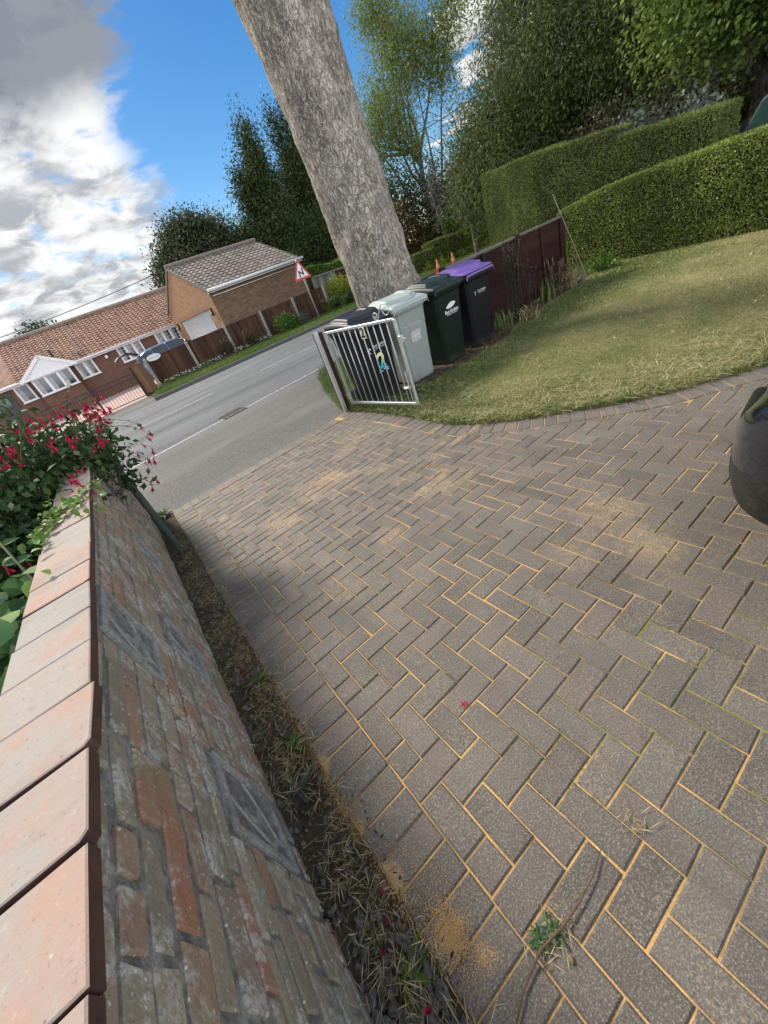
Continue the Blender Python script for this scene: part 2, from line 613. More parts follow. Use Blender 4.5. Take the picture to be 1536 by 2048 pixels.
def m_coping():
    m, g = mat('quarry_tile_coping')
    v = g.pos()
    r = g.attr()
    c = g.ramp(r, [(0, (.41, .30, .25)), (.3, (.38, .335, .30)), (.55, (.44, .285, .225)), (.8, (.42, .30, .245)), (1, (.36, .33, .30))])
    a = g.noise(v, 8, 5, .65)
    c = g.mix(g.math('MULTIPLY', g.smooth(a, .42, .64), .8), c, (.36, .34, .31))
    b = g.noise(g.map(v, loc=(2, 5, 0)), 6, 4, .6)
    c = g.mix(g.math('MULTIPLY', g.smooth(b, .52, .68), .6), c, (.43, .265, .20))
    spk = g.noise(v, 60, 8, .8)
    c = g.mix(g.math('MULTIPLY', g.smooth(spk, .43, .33), .7), c, (.20, .145, .12))
    c = g.mix(g.math('MULTIPLY', g.smooth(spk, .56, .68), .65), c, (.50, .46, .42))
    stain = g.noise(g.map(v, (1, 2.5, 1), loc=(5, 2, 0)), 3.2, 6, .7)
    c = g.mix(g.math('MULTIPLY', g.smooth(stain, .5, .66), .45), c, (.25, .23, .20))
    pit = g.noise(v, 120, 4, .7)
    c = g.mix(g.math('MULTIPLY', g.smooth(pit, .38, .3), .6), c, (.17, .12, .1))
    sp = g.smooth(g.vor(v, 21, 'F1', 'Distance'), .055, .03)
    c = g.mix(g.math('MULTIPLY', sp, .7), c, (.62, .62, .56))
    g.out(g.bsdf(c, .8, g.bump(g.math('ADD', pit, g.noise(v, 25, 4)), .5, .003), 0, .25))
    return m


def m_brick(name, axis, c1, c2, mort, bw=.225, bh=.075):
    """stretcher bond brickwork in the wall's own plane (axis = local horizontal axis)"""
    m, g = mat(name)
    x, y, z = g.sep(g.obj())
    hv = x if axis == 'x' else y
    nd = g.n('ShaderNodeTexBrick')
    g.put(nd.inputs['Vector'], g.comb(hv, z, 0.0))
    nd.inputs['Scale'].default_value = 1.0
    nd.inputs['Brick Width'].default_value = bw
    nd.inputs['Row Height'].default_value = bh
    nd.inputs['Mortar Size'].default_value = .006
    nd.inputs['Mortar Smooth'].default_value = .1
    nd.inputs['Bias'].default_value = -.1
    for k, c in (('Color1', c1), ('Color2', c2), ('Mortar', mort)):
        nd.inputs[k].default_value = (*c, 1)
    v = g.obj()
    c = g.mix(g.math('MULTIPLY', g.smooth(g.noise(v, 2, 4), .4, .7), .3), nd.outputs[0], tuple(q * .75 for q in c1))
    c = g.mix(.25, c, g.ramp(g.noise(v, 40, 4), [(.3, .1), (.7, .45)]), 'OVERLAY')
    g.out(g.bsdf(c, .85, g.bump(g.math('SUBTRACT', g.math('MULTIPLY', g.noise(v, 50, 3), .3), nd.outputs[1]), .7, .008), 0, .25))
    return m


def m_tile(name, stops, spots):
    m, g = mat(name)
    v = g.obj()
    r = g.attr()
    c = g.ramp(r, stops)
    c = g.mix(g.math('MULTIPLY', g.smooth(g.noise(v, 1.7, 5, .65), .45, .7), .5), c, spots)
    c = g.mix(g.math('MULTIPLY', g.smooth(g.noise(v, 14, 4, .7), .55, .7), .35), c, tuple(q * .5 for q in stops[0][1]))
    g.out(g.bsdf(c, .8, g.bump(g.noise(v, 40, 3), .4, .004), 0, .3))
    return m


def m_wood(name, cols, axis=2, rough=.8):
    m, g = mat(name)
    sc = [14, 14, 14]
    sc[axis] = .9
    v = g.map(g.obj(), tuple(sc))
    gr = g.noise(v, 2.4, 5, .65, .6)
    r = g.attr()
    c = g.ramp(g.math('ADD', g.math('MULTIPLY', gr, .6), g.math('MULTIPLY', r, .4)), [(.25, cols[0]), (.5, cols[1]), (.8, cols[2])])
    g.out(g.bsdf(c, rough, g.bump(gr, .6, .004), 0, .25))
    return m


def m_bark(name, cols, sc=1.0, patch=True):
    m, g = mat(name)
    v = g.pos()
    warp = g.noise(g.map(v, (1, 1, .6)), 6 * sc, 5, .65, 0, True)
    vv = g.vmath('ADD', g.map(v, (1, 1, .5)), g.vmath('MULTIPLY', warp, (.16, .16, .16)))
    n1 = g.noise(vv, 12 * sc, 5, .6, .7)
    n2 = g.noise(g.map(vv, loc=(3, 5, 1)), 26 * sc, 4, .6, .4)
    fine = g.noise(v, 55 * sc, 5, .7)
    plate = g._sep(g.vor(vv, 24 * sc, 'F1', 'Color'))[0]
    big = g.noise(v, 1.5 * sc, 4, .6)
    c = g.ramp(g.math('ADD', g.math('MULTIPLY', plate, .38), g.math('MULTIPLY', g.noise(vv, 20 * sc, 6, .7), .62)), [(.25, cols[0]), (.5, cols[1]), (.75, cols[2])])
    c = g.mix(g.math('MULTIPLY', g.smooth(big, .44, .64), .45), c, cols[2])
    c = g.mix(g.math('MULTIPLY', g.smooth(g.noise(g.map(v, loc=(9, 4, 2)), 2.1 * sc, 4, .6), .52, .68), .5), c, cols[0])
    ck1 = g.math('MULTIPLY', g.smooth(g.math('ABSOLUTE', g.math('SUBTRACT', n1, .5)), .036, .006), g.smooth(g.noise(v, 3.5 * sc, 4), .36, .54))
    ck2 = g.math('MULTIPLY', g.smooth(g.math('ABSOLUTE', g.math('SUBTRACT', n2, .5)), .035, .006), .6)
    ck = g.math('MAXIMUM', ck1, ck2)
    c = g.mix(g.math('MULTIPLY', ck, .62), c, tuple(q * .38 for q in cols[0]))
    if patch:
        st = g.noise(g.map(v, (3.5, 3.5, .5), loc=(2, 6, 1)), 1.4, 5, .65)
        c = g.mix(g.math('MULTIPLY', g.smooth(st, .53, .68), .45), c, tuple(q * .5 for q in cols[0]))
        gp = g.smooth(g.noise(g.map(v, loc=(7, 1, 3)), 2.6, 4, .6), .56, .7)
        c = g.mix(g.math('MULTIPLY', gp, .4), c, (.24, .25, .25))
    h = g.math('SUBTRACT', g.math('ADD', g.math('MULTIPLY', plate, .55), g.math('MULTIPLY', fine, .45)), g.math('MULTIPLY', ck, 1.1))
    h = g.math('ADD', h, g.math('MULTIPLY', n1, .9))
    g.out(g.bsdf(c, .9, g.bump(h, 1.0, .018 / sc), 0, .2))
    return m


def m_glass(name='window_glass', col=(.03, .04, .05)):
    m, g = mat(name)
    v = g.obj()
    c = g.ramp(g.noise(v, 2.3, 3), [(.35, tuple(q * .4 for q in col)), (.65, tuple(q * 1.8 for q in col))])
    g.out(g.bsdf(c, .06, None, 0, .8))
    return m


def m_sticker():
    m, g = mat('gradient_numeral')
    z = g.sep(g.pos())[2]
    c = g.ramp(g.math('DIVIDE', g.math('SUBTRACT', z, .33), .26), [(0, (.05, .32, .75)), (.4, (.02, .30, .62)), (.6, (.02, .5, .5)), (.85, (.75, .8, .35)), (1, (.85, .85, .45))])
    g.out(g.bsdf(c, .4))
    return m


PAVER, JSAND = m_paver(), m_jointsand()
ASPH = m_asphalt('asphalt', ((.06, .065, .07), (.135, .142, .15), (.24, .25, .26)), .005)
ASPH2 = m_asphalt('worn_asphalt', ((.06, .058, .055), (.13, .126, .118), (.25, .24, .225)), .007, False)
PAINT = m_paint()
SOIL = m_ground('soil', [(.3, (.045, .036, .026)), (.5, (.10, .08, .058)), (.7, (.18, .145, .105))], 6, 90, .02)
LAWNM = m_ground('lawn_turf', [(.3, (.10, .115, .04)), (.45, (.18, .18, .07)), (.6, (.32, .275, .13)), (.75, (.44, .37, .21))], 1.6, 70, .02)
VERGE = m_ground('verge_turf', [(.3, (.04, .06, .02)), (.5, (.085, .11, .035)), (.7, (.17, .18, .075))], 2.0, 50, .03)
FIELD = m_ground('field', [(.3, (.03, .05, .015)), (.6, (.07, .09, .03))], .3, 10, .03)
PINKP = m_ground('pink_paving', [(.3, (.42, .29, .26)), (.5, (.52, .37, .33)), (.7, (.6, .45, .4))], 2, 30, .003)
KERB = plain('kerb_concrete', (.10, .10, .098), .9, var=.3, bump=.004)
CONC = plain('pale_concrete', (.30, .30, .28), .9, var=.2, bump=.004)
WBRICK, MORT, COPE = m_gardenbrick(), m_mortar(), m_coping()


def m_tracery():
    m, g = mat('tracery_concrete')
    v = g.pos()
    c = g.ramp(g.noise(v, 45, 5, .7), [(.3, (.20, .205, .205)), (.5, (.31, .32, .32)), (.7, (.42, .43, .43))])
    gm = g.smooth(g.noise(v, 9, 5, .65), .48, .64)
    c = g.mix(g.math('MULTIPLY', gm, .55), c, (.15, .16, .11))
    ml = g.math('MULTIPLY', g.smooth(g.noise(v, 8, 6, .7), .5, .62), g.smooth(g.noise(v, 80, 4, .7), .42, .58))
    c = g.mix(g.math('MULTIPLY', ml, .7), c, (.42, .44, .44))
    c = g.mix(g.math('MULTIPLY', g.smooth(g.noise(v, 150, 4, .7), .42, .3), .6), c, (.06, .06, .055))
    g.out(g.bsdf(c, .95, g.bump(g.noise(v, 90, 5, .7), .8, .005), 0, .15))
    return m


TRACERY = m_tracery()
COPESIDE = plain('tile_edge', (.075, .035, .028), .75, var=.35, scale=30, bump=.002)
STEEL = plain('galvanised_steel', (.52, .55, .55), .42, metal=.55, var=.18, scale=40)
DSTEEL = plain('shaded_gate_steel', (.045, .075, .075), .4, metal=.2, var=.25, scale=30)  # same steel as the other gate leaf, its shade put into the colour
IRON = plain('black_iron', (.012, .012, .013), .5, var=.2)
POSTW = m_wood('post_wood', ((.03, .014, .012), (.055, .025, .02), (.09, .05, .04)))
MAROON = m_wood('maroon_panel_wood', ((.014, .004, .004), (.032, .010, .009), (.055, .02, .017)), 0)
MAROONV = m_wood('maroon_batten_wood', ((.014, .005, .005), (.028, .009, .009), (.05, .018, .016)), 2)
GREYWOOD = m_wood('weathered_cap_wood', ((.10, .095, .085), (.2, .19, .17), (.32, .3, .27)), 0)
FENCEW = m_wood('brown_board_wood', ((.035, .016, .010), (.075, .036, .022), (.13, .07, .045)), 2)
LITWOOD = m_wood('sunlit_board_wood', ((.10, .05, .028), (.18, .095, .052), (.26, .15, .09)), 2)  # brown fence wood lightened, sunlight put into the colour
GREYFENCE = m_wood('grey_slat_wood', ((.10, .095, .09), (.18, .175, .165), (.3, .29, .28)), 2)
WHITE = plain('white_upvc', (.74, .75, .77), .35, var=.05)
GREYRIB = plain('roller_door_metal', (.62, .64, .66), .45, var=.06)
GLASS = m_glass()
CURTAIN = plain('net_curtain', (.45, .47, .5), .9, var=.35, scale=6)
BARK = m_bark('sycamore_bark', ((.33, .28, .23), (.47, .41, .35), (.62, .56, .495)))
BARK2 = m_bark('dark_bark', ((.035, .03, .024), (.06, .052, .042), (.10, .09, .075)), .8, False)
PALEBARK = m_bark('pale_bark', ((.16, .14, .12), (.24, .22, .19), (.34, .32, .29)), 1.5, False)
TXTW = plain('white_print', (.75, .77, .8), .5, var=.03)
TXTK = plain('black_print', (.012, .012, .012), .5, var=.03)

# leaves
SC_G = lambda a, b, c: [(0.0, a), (.5, b), (1.0, c)]
L_DARK = leaf_mat('dark_foliage', SC_G((0.0244, 0.0413, 0.0145), (0.0632, 0.0924, 0.0292), (0.1337, 0.1702, 0.0583)), .2, .55)
L_OAK = leaf_mat('dull_oak_foliage', SC_G((0.0335, 0.0460, 0.0209), (0.0753, 0.0942, 0.0460), (0.1570, 0.1360, 0.0753)), .2, .6)
L_WILLOW = leaf_mat('willow_foliage', SC_G((0.0395, 0.0608, 0.0183), (0.1141, 0.1491, 0.0456), (0.2281, 0.2586, 0.0989)), .3, .55)
L_LIGHT = leaf_mat('light_foliage', SC_G((0.1000, 0.1417, 0.0333), (0.2501, 0.3001, 0.0834), (0.4502, 0.4669, 0.1501)), .45, .5)
L_MAPLE = leaf_mat('maple_foliage', SC_G((0.0531, 0.0956, 0.0213), (0.1445, 0.2125, 0.0467), (0.3187, 0.3825, 0.0956)), .32, .5)
L_HEDGE = leaf_mat('privet_foliage', SC_G((0.0539, 0.0833, 0.0196), (0.1838, 0.2451, 0.0539), (0.4409, 0.4900, 0.1225)), .28, .5, nscale=1.1, namp=.7)
L_CONIF = leaf_mat('conifer_hedge_foliage', SC_G((0.0448, 0.0717, 0.0224), (0.1389, 0.1837, 0.0493), (0.3360, 0.3696, 0.1120)), .25, .6, nscale=1.0, namp=.5)
L_YEL = leaf_mat('yellow_green_foliage', SC_G((0.1035, 0.1495, 0.0138), (0.2185, 0.2760, 0.0287), (0.3680, 0.4140, 0.0690)), .35, .5)
L_LAUREL = leaf_mat('laurel_foliage', SC_G((0.0462, 0.1001, 0.0185), (0.1078, 0.2002, 0.0385), (0.2156, 0.3234, 0.0770)), .3, .4)
L_FUCH = leaf_mat('fuchsia_foliage', SC_G((0.0162, 0.0351, 0.0135), (0.0432, 0.0878, 0.0297), (0.1350, 0.2025, 0.0540)), .25, .55, nscale=3, spec=.2)
L_BIG = leaf_mat('broad_leaf', SC_G((0.0306, 0.0765, 0.0306), (0.0765, 0.1700, 0.0680), (0.2380, 0.3570, 0.0850)), .3, .6, nscale=5, spec=.15)
L_STRAP = leaf_mat('strap_leaf', SC_G((0.0480, 0.0880, 0.0240), (0.1280, 0.1920, 0.0560), (0.3200, 0.3200, 0.1280)), .25, .45)
L_PURP = leaf_mat('dull_purple_foliage', SC_G((.025, .022, .015), (.06, .05, .03), (.10, .09, .05)), .2, .6)
L_GREY = leaf_mat('grey_leaf', SC_G((.05, .07, .05), (.12, .15, .12), (.24, .27, .24)), .2, .6)
L_AUT = leaf_mat('russet_foliage', SC_G((.03, .02, .006), (.08, .055, .015), (.15, .11, .03)), .3, .6)
TWIG = plain('dry_twig', (.16, .12, .085), .85, var=.4, scale=30)
STRAW = leaf_mat('straw', SC_G((0.1150, 0.0862, 0.0403), (0.3680, 0.2875, 0.1495), (0.6900, 0.5750, 0.3450)), .15, .7, nscale=20, namp=.3)
LITTER = leaf_mat('leaf_litter', SC_G((.02, .014, .010), (.06, .04, .025), (.16, .11, .06)), .1, .8, nscale=20, namp=.3)
GRASS = leaf_mat('grass_blades', [(0, (.04, .095, .018)), (.3, (.10, .18, .042)), (.5, (.215, .25, .085)), (.72, (.42, .385, .20)), (1, (.66, .575, .36))], .3, .55, nscale=3, namp=.18)
PETAL = leaf_mat('crimson_petal', SC_G((.16, .004, .018), (.40, .010, .045), (.60, .03, .11)), .3, .4, nscale=9, namp=.2)
WHITEFL = plain('white_petal', (.75, .75, .7), .6)


def sheet(name, poly, z, m, kind='structure', thick=0.0):
    b = MB()
    n = len(poly)
    if thick:
        b.prism(poly, Matrix.Translation((0, 0, z - thick)), thick)
    else:
        b.add([(x, y, z) for x, y in poly], [tuple(range(n))])
    return tag(b.build(name, m), kind=kind)


# ------------------------------------------------------------------ ground
sheet('ground', [(-300, -300), (300, -300), (300, 300), (-300, 300)], -.06, FIELD)
sheet('road', [(-90, 4.9), (90, 4.9), (90, 16.62), (-90, 16.62)], -.016, ASPH)
sheet('driveway_apron', [(-6, 4.952), (3.3, 4.952), (3.4, 7.5), (3.7, 8.25), (-6, 8.0)], -.011, ASPH2)
mb = MB()


def line(x0, y0, x1, y1, w):
    dx, dy = x1 - x0, y1 - y0
    l = math.hypot(dx, dy)
    nx, ny = -dy / l * w / 2, dx / l * w / 2
    mb.add([(x0 - nx, y0 - ny, -.011), (x1 - nx, y1 - ny, -.011), (x1 + nx, y1 + ny, -.011), (x0 + nx, y0 + ny, -.011)], [(0, 1, 2, 3)])


line(-3.0, 7.9, 5.4, 8.8, .085)
line(5.4, 8.8, 60, 10.6, .085)
for x0 in (-16.6, -12.6, -8.6, -4.2, .1, 3.9, 7.9, 11.9, 15.9, 19.9):
    line(x0, 12.33 + .004 * x0, x0 + 2.2, 12.35, .08)
line(-8, 14.4, 2.9, 15.34, .075)
tag(mb.build('road_markings', PAINT), kind='structure')

# far kerb, verge and the neighbour's entrance
mb = MB()
mb.box((46.2, 16.68, .03), (90, .14, .15))
tag(mb.build('kerb', KERB, bevel=.015), kind='structure')
sheet('verge', [(1.45, 16.755), (90, 16.755), (90, 45), (12.6, 45), (12.0, 20.6), (1.9, 19.9), (1.3, 18.2)], .085, VERGE, thick=.12)
sheet('pink_paved_driveway', [(-14, 18.9), (1.75, 19.2), (1.75, 21), (30, 21), (30, 34), (-14, 34)], -.002, PINKP)
sheet('entrance_apron', [(-14, 16.6), (1.2, 16.6), (1.6, 18.4), (1.75, 19.19), (-14, 18.89)], -.0105, ASPH2)
# near verge that carries the big tree
sheet('near_verge', [(2.62, 5.0), (60, 5.0), (60, 9.9), (5.3, 8.62), (4.0, 8.3), (3.45, 7.5), (2.85, 6.0)], .02, VERGE, thick=.05)

# ------------------------------------------------------------------ block paved drive
CELL, X0, Y0 = .1085, .04, .268
EDGE = [(2.47, 4.95), (2.52, 4.4), (2.54, 3.84), (2.52, 3.3), (2.51, 2.93), (2.67, 2.43), (3.01, 1.88), (3.34, 1.43), (3.65, 1.17), (4.0, .89), (4.6, .55), (5.6, .3), (7.5, .2)]


def catmull(pts, n=8):
    out = []
    for i in range(len(pts) - 1):
        p0, p1, p2, p3 = pts[max(i - 1, 0)], pts[i], pts[i + 1], pts[min(i + 2, len(pts) - 1)]
        for k in range(n):
            t = k / n
            out.append(tuple(.5 * (2 * b + (c - a) * t + (2 * a - 5 * b + 4 * c - d_) * t * t + (3 * b - a - 3 * c + d_) * t ** 3)
                             for a, b, c, d_ in zip(p0, p1, p2, p3)))
    out.append(pts[-1])
    return out


EC = catmull(EDGE, 10)
ECA = np.array(EC)
SEG = ECA[1:] - ECA[:-1]
SEGU = SEG / np.linalg.norm(SEG, axis=1, keepdims=True)
SEGN = np.stack([SEGU[:, 1], -SEGU[:, 0]], 1)        # points to the drive side
if np.dot(SEGN[20], np.array([1.0, 1.5]) - ECA[20]) < 0:
    SEGN = -SEGN


def edge_dist(x, y):
    """signed distance inside the drive from the lawn edge, with that edge's inward normal"""
    q = np.array([x, y]) - ECA[:-1]
    t = np.clip((q * SEGU).sum(1), 0, np.linalg.norm(SEG, axis=1))
    c = ECA[:-1] + SEGU * t[:, None]
    dd = np.linalg.norm(np.array([x, y]) - c, axis=1)
    k = int(np.argmin(dd))
    s = np.dot(np.array([x, y]) - c[k], SEGN[k])
    return math.copysign(dd[k], s), SEGN[k], c[k]


def clip(poly, n, c0):
    out = []
    for i in range(len(poly)):
        a, b = poly[i], poly[(i + 1) % len(poly)]
        da = (a[0] - c0[0]) * n[0] + (a[1] - c0[1]) * n[1]
        db = (b[0] - c0[0]) * n[0] + (b[1] - c0[1]) * n[1]
        if da >= 0:
            out.append(a)
        if da * db < 0:
            t = da / (da - db)
            out.append((a[0] + (b[0] - a[0]) * t, a[1] + (b[1] - a[1]) * t))
    res = []
    for q in out:
        if not res or math.hypot(q[0] - res[-1][0], q[1] - res[-1][1]) > .012:
            res.append(q)
    if len(res) > 1 and math.hypot(res[0][0] - res[-1][0], res[0][1] - res[-1][1]) < .012:
        res.pop()
    return res


def area(p):
    return .5 * sum(p[i][0] * p[(i + 1) % len(p)][1] - p[(i + 1) % len(p)][0] * p[i][1] for i in range(len(p)))


mb = MB()


def lay(poly, dz=None):
    if len(poly) < 3 or area(poly) < .0012:
        return
    mb.rv = random.random()
    z = random.gauss(0, .0011) if dz is None else dz
    poly = [(x + random.gauss(0, .0009), y + random.gauss(0, .0009)) for x, y in poly]
    mb.cham(poly, Matrix.Translation((0, 0, z)), .0055, .05, (random.gauss(0, .008), random.gauss(0, .008)))


JG = .0026
ENDY = 4.735


def fieldbrick(a0, b0, a1, b1):
    poly = [(a0 + JG, b0 + JG), (a1 - JG, b0 + JG), (a1 - JG, b1 - JG), (a0 + JG, b1 - JG)]
    if b0 < ENDY < b1:
        poly = clip(poly, (0, -1), (0, ENDY - JG))
    elif b0 >= ENDY:
        return
    ds = [edge_dist(*q) for q in poly] if (a1 > 2.0) else []
    if ds:
        if min(q[0] for q in ds) < .205:
            if max(q[0] for q in ds) < .22:
                return
            k = min(ds, key=lambda q: q[0])
            cc = edge_dist(sum(q[0] for q in poly) / len(poly), sum(q[1] for q in poly) / len(poly))
            n, c = cc[1], cc[2]
            poly = clip(poly, n, (c[0] + n[0] * .207, c[1] + n[1] * .207))
    lay(poly)


NI, NJ = 52, 44
for i in range(-1, NI):
    for j in range(-16, NJ):
        s = (i + j) % 4
        x, y = X0 + i * CELL, Y0 + j * CELL
        if s == 0:
            if i == -1:
                fieldbrick(X0, y, X0 + CELL, y + CELL)
            else:
                fieldbrick(x, y, x + 2 * CELL, y + CELL)
        elif s == 2 and i >= 0:
            fieldbrick(x, y, x + CELL, y + 2 * CELL)
# soldier courses along the wall, the road end and the lawn
y = -1.46
while y < 4.72:
    w = CELL * .985
    lay([(-.178 + JG, y + JG), (X0 - JG, y + JG), (X0 - JG, y + w - JG), (-.178 + JG, y + w - JG)])
    y += w
x = -.178
while x < 2.2:
    lay([(x + JG, ENDY + JG), (x + CELL * 1.0 - JG, ENDY + JG), (x + CELL - JG, 4.945), (x + JG, 4.945)])
    x += CELL
acc, k = 0.0, 0
cum = np.concatenate([[0], np.cumsum(np.linalg.norm(SEG, axis=1))])


def along(s):
    k = int(np.clip(np.searchsorted(cum, s) - 1, 0, len(SEG) - 1))
    return ECA[k] + SEGU[k] * (s - cum[k]), SEGN[k]


s = .02
while s < cum[-1] - .12:
    (p0, n0), (p1, n1) = along(s + JG), along(s + CELL - JG)
    a, b, c, d_ = p0, p1, p1 + n1 * .2, p0 + n0 * .2
    poly = [tuple(q) for q in (a, d_, c, b)]
    if area(poly) < 0:
        poly = poly[::-1]
    if max(q[1] for q in poly) < 4.945:
        lay(poly, random.gauss(.001, .0012))
    s += CELL
mb.rv = .5
tag(mb.build('driveway', PAVER), kind='structure')
js = [(-.178, -1.47), (X0 + NI * CELL, -1.47)] + [(x, y) for x, y in EC[::-1] if x < X0 + NI * CELL] + [(-.178, 4.95)]
sheet('joint_sand', js, -.0062, JSAND)

# lawn sheet: everything right of the edge up to the fence and the hedge
lawn_poly = [(x, y) for x, y in EC] + [(12, -.5), (12, 5.0), (2.47, 5.0)]
sheet('lawn', lawn_poly, .012, LAWNM, thick=.06)
# planting soil along the fence and under the bins
sheet('border_soil', [(2.7, 4.25), (5.2, 4.22), (5.6, 4.45), (6.8, 4.62), (7.8, 4.66), (8.9, 4.9), (8.9, 5.0), (2.7, 5.0)], .02, SOIL)
# strip between the garden wall and the drive; garden ground behind the wall
sheet('soil_strip', [(-.40, -1.5), (-.17, -1.5), (-.17, 4.95), (-.40, 4.95)], -.012, SOIL)
sheet('garden_soil', [(-8, -2), (-.55, -2), (-.55, 5.2), (-8, 5.2)], .35, SOIL)

# ------------------------------------------------------------------ garden wall
WX = -.388
wall = thing('garden_wall', 'low weathered brick garden wall with pink tile coping and pierced grey blocks beside the drive', 'wall', (WX, 1.5, 0))
Y_A, Y_B, Z_T = -1.4, 4.95, 1.052


def wl(y, z, x=0.0):
    return (x, y - 1.5, z)


mb = MB()
mb.box(wl((Y_A + Y_B) / 2, Z_T / 2 - .05, -.0828), (.16, Y_B - Y_A, Z_T + .1))
mb.build('mortar_core', MORT, wall)
BL = [(1.255, .70, .29, .315), (1.66, .245, .29, .315), (.80, .10, .29, .40), (2.75, .36, .29, .30), (3.5, .66, .29, .30)]
mb = MB()
z = -.02
row = 0
while z < Z_T - .03:
    h = random.choice((.058, .066, .072, .08, .088))
    if z + h > Z_T - .03:
        h = Z_T - z
    y = Y_A + random.uniform(0, .2)
    while y < Y_B - .03:
        l = random.choice((.1, .14, .19, .215, .22, .24, .28))
        l = min(l, Y_B - y)
        y1 = y + l
        spans = [(y, y1)]
        for (by, bz, bw, bh) in BL:
            if z + h > bz - .004 and z < bz + bh + .004:
                ns = []
                for (a, b) in spans:
                    if b <= by - .006 or a >= by + bw + .006:
                        ns.append((a, b))
                    else:
                        if a < by - .02:
                            ns.append((a, by - .006))
                        if b > by + bw + .02:
                            ns.append((by + bw + .006, b))
                spans = ns
        for (a, b) in spans:
            if b - a < .025:
                continue
            mb.rv = random.random()
            j = .0055 + random.uniform(0, .005)
            jz = j * random.uniform(.7, 1.3)
            q = lambda: random.gauss(0, .0028)
            poly = [(a + j + q(), z + jz + q()), (b - j + q(), z + jz + q()), (b - j + q(), z + h - jz + q()), (a + j + q(), z + h - jz + q())]
            poly = [(py - 1.5, pz) for py, pz in poly]
            # knock a corner off some of the old bricks
            if random.random() < .45 and b - a > .07:
                k = random.randrange(4)
                p0, p1, p2 = Vector(poly[k - 1]), Vector(poly[k]), Vector(poly[(k + 1) % 4])
                e = random.uniform(.008, .025)
                poly[k:k + 1] = [tuple(p1 + (p0 - p1).normalized() * e), tuple(p1 + (p2 - p1).normalized() * e * random.uniform(.5, 1.2))]
            M = frame((random.gauss(.0030, .0021), 0, 0), (0, 1, 0), (0, 0, 1))
            mb.cham(poly, M, .0045, .03, (random.gauss(0, .018), random.gauss(0, .025)))
        y = y1
    z += h
mb.rv = .5
mb.build('brickwork', WBRICK, wall)
# pierced tracery blocks
for (by, bz, bw, bh) in BL:
    mb = MB()
    fr = .026
    e = .011
    yc, zc = by + bw / 2, bz + bh / 2
    mb.box(wl(yc, zc, -.028), (.03, bw - .01, bh - .01))             # recessed back
    for (cy, cz, sy, sz_) in ((yc, bz + fr / 2, bw - .004, fr), (yc, bz + bh - fr / 2, bw - .004, fr)):
        mb.box(wl(cy, cz, -.006), (2 * e + .008, sy, sz_))
    for cy in (by + fr / 2, by + bw - fr / 2):
        mb.box(wl(cy, zc, -.006), (2 * e + .0075, fr, bh - 2 * fr - .001))
    # ribs fan out from the lower near corner round a quarter ring
    oy, oz = by + fr, bz + fr
    Wd, Hd = bw - 2 * fr, bh - 2 * fr
    def arc(f0, f1, n=9):
        out = []
        for i in range(n):
            t = i / (n - 1)
            out.append(f0(t) if f1 is None else f1(t))
        return out
    def bar(pts, w):
        for a, b in zip(pts[:-1], pts[1:]):
            yy, zz = (a[0] + b[0]) / 2, (a[1] + b[1]) / 2
            L = math.hypot(b[0] - a[0], b[1] - a[1]) + w * .5
            mb.box(wl(yy, zz, -.008 + random.uniform(-.0004, .0004)), (.02, L, w), rx=math.atan2(b[1] - a[1], b[0] - a[0]))
    ring = [(oy + Wd * .30 * math.cos(t), oz + Hd * .30 * math.sin(t)) for t in [i * math.pi / 16 for i in range(9)]]
    bar(ring, .02)
    for k, (ty, tz, cyv) in enumerate(((1.0, .52, .16), (.52, 1.0, -.16))):
        p0 = (oy + Wd * .27 * (.92 if k == 0 else .38), oz + Hd * .27 * (.38 if k == 0 else .92))
        p1 = (oy + Wd * ty, oz + Hd * tz)
        mid = ((p0[0] + p1[0]) / 2 + cyv * Wd * .3, (p0[1] + p1[1]) / 2 - cyv * Hd * .3)
        pts = [((1 - t) ** 2 * p0[0] + 2 * t * (1 - t) * mid[0] + t * t * p1[0], (1 - t) ** 2 * p0[1] + 2 * t * (1 - t) * mid[1] + t * t * p1[1]) for t in [i / 6 for i in range(7)]]
        bar(pts, .014)
    r2 = [(oy + Wd * .74 * math.cos(t), oz + Hd * .74 * math.sin(t)) for t in [.22 + i * (math.pi / 2 - .44) / 8 for i in range(9)]]
    r3 = [(oy + Wd * (.70 - .10 * math.sin((t - .55) / (1.02 - .55) * math.pi)) * math.cos(t), oz + Hd * (.70 - .10 * math.sin((t - .55) / (1.02 - .55) * math.pi)) * math.sin(t)) for t in [.55 + i * .47 / 6 for i in range(7)]]
    bar(r3, .022)
    mb.build('tracery_block', TRACERY, wall, bevel=.002, seg=1)
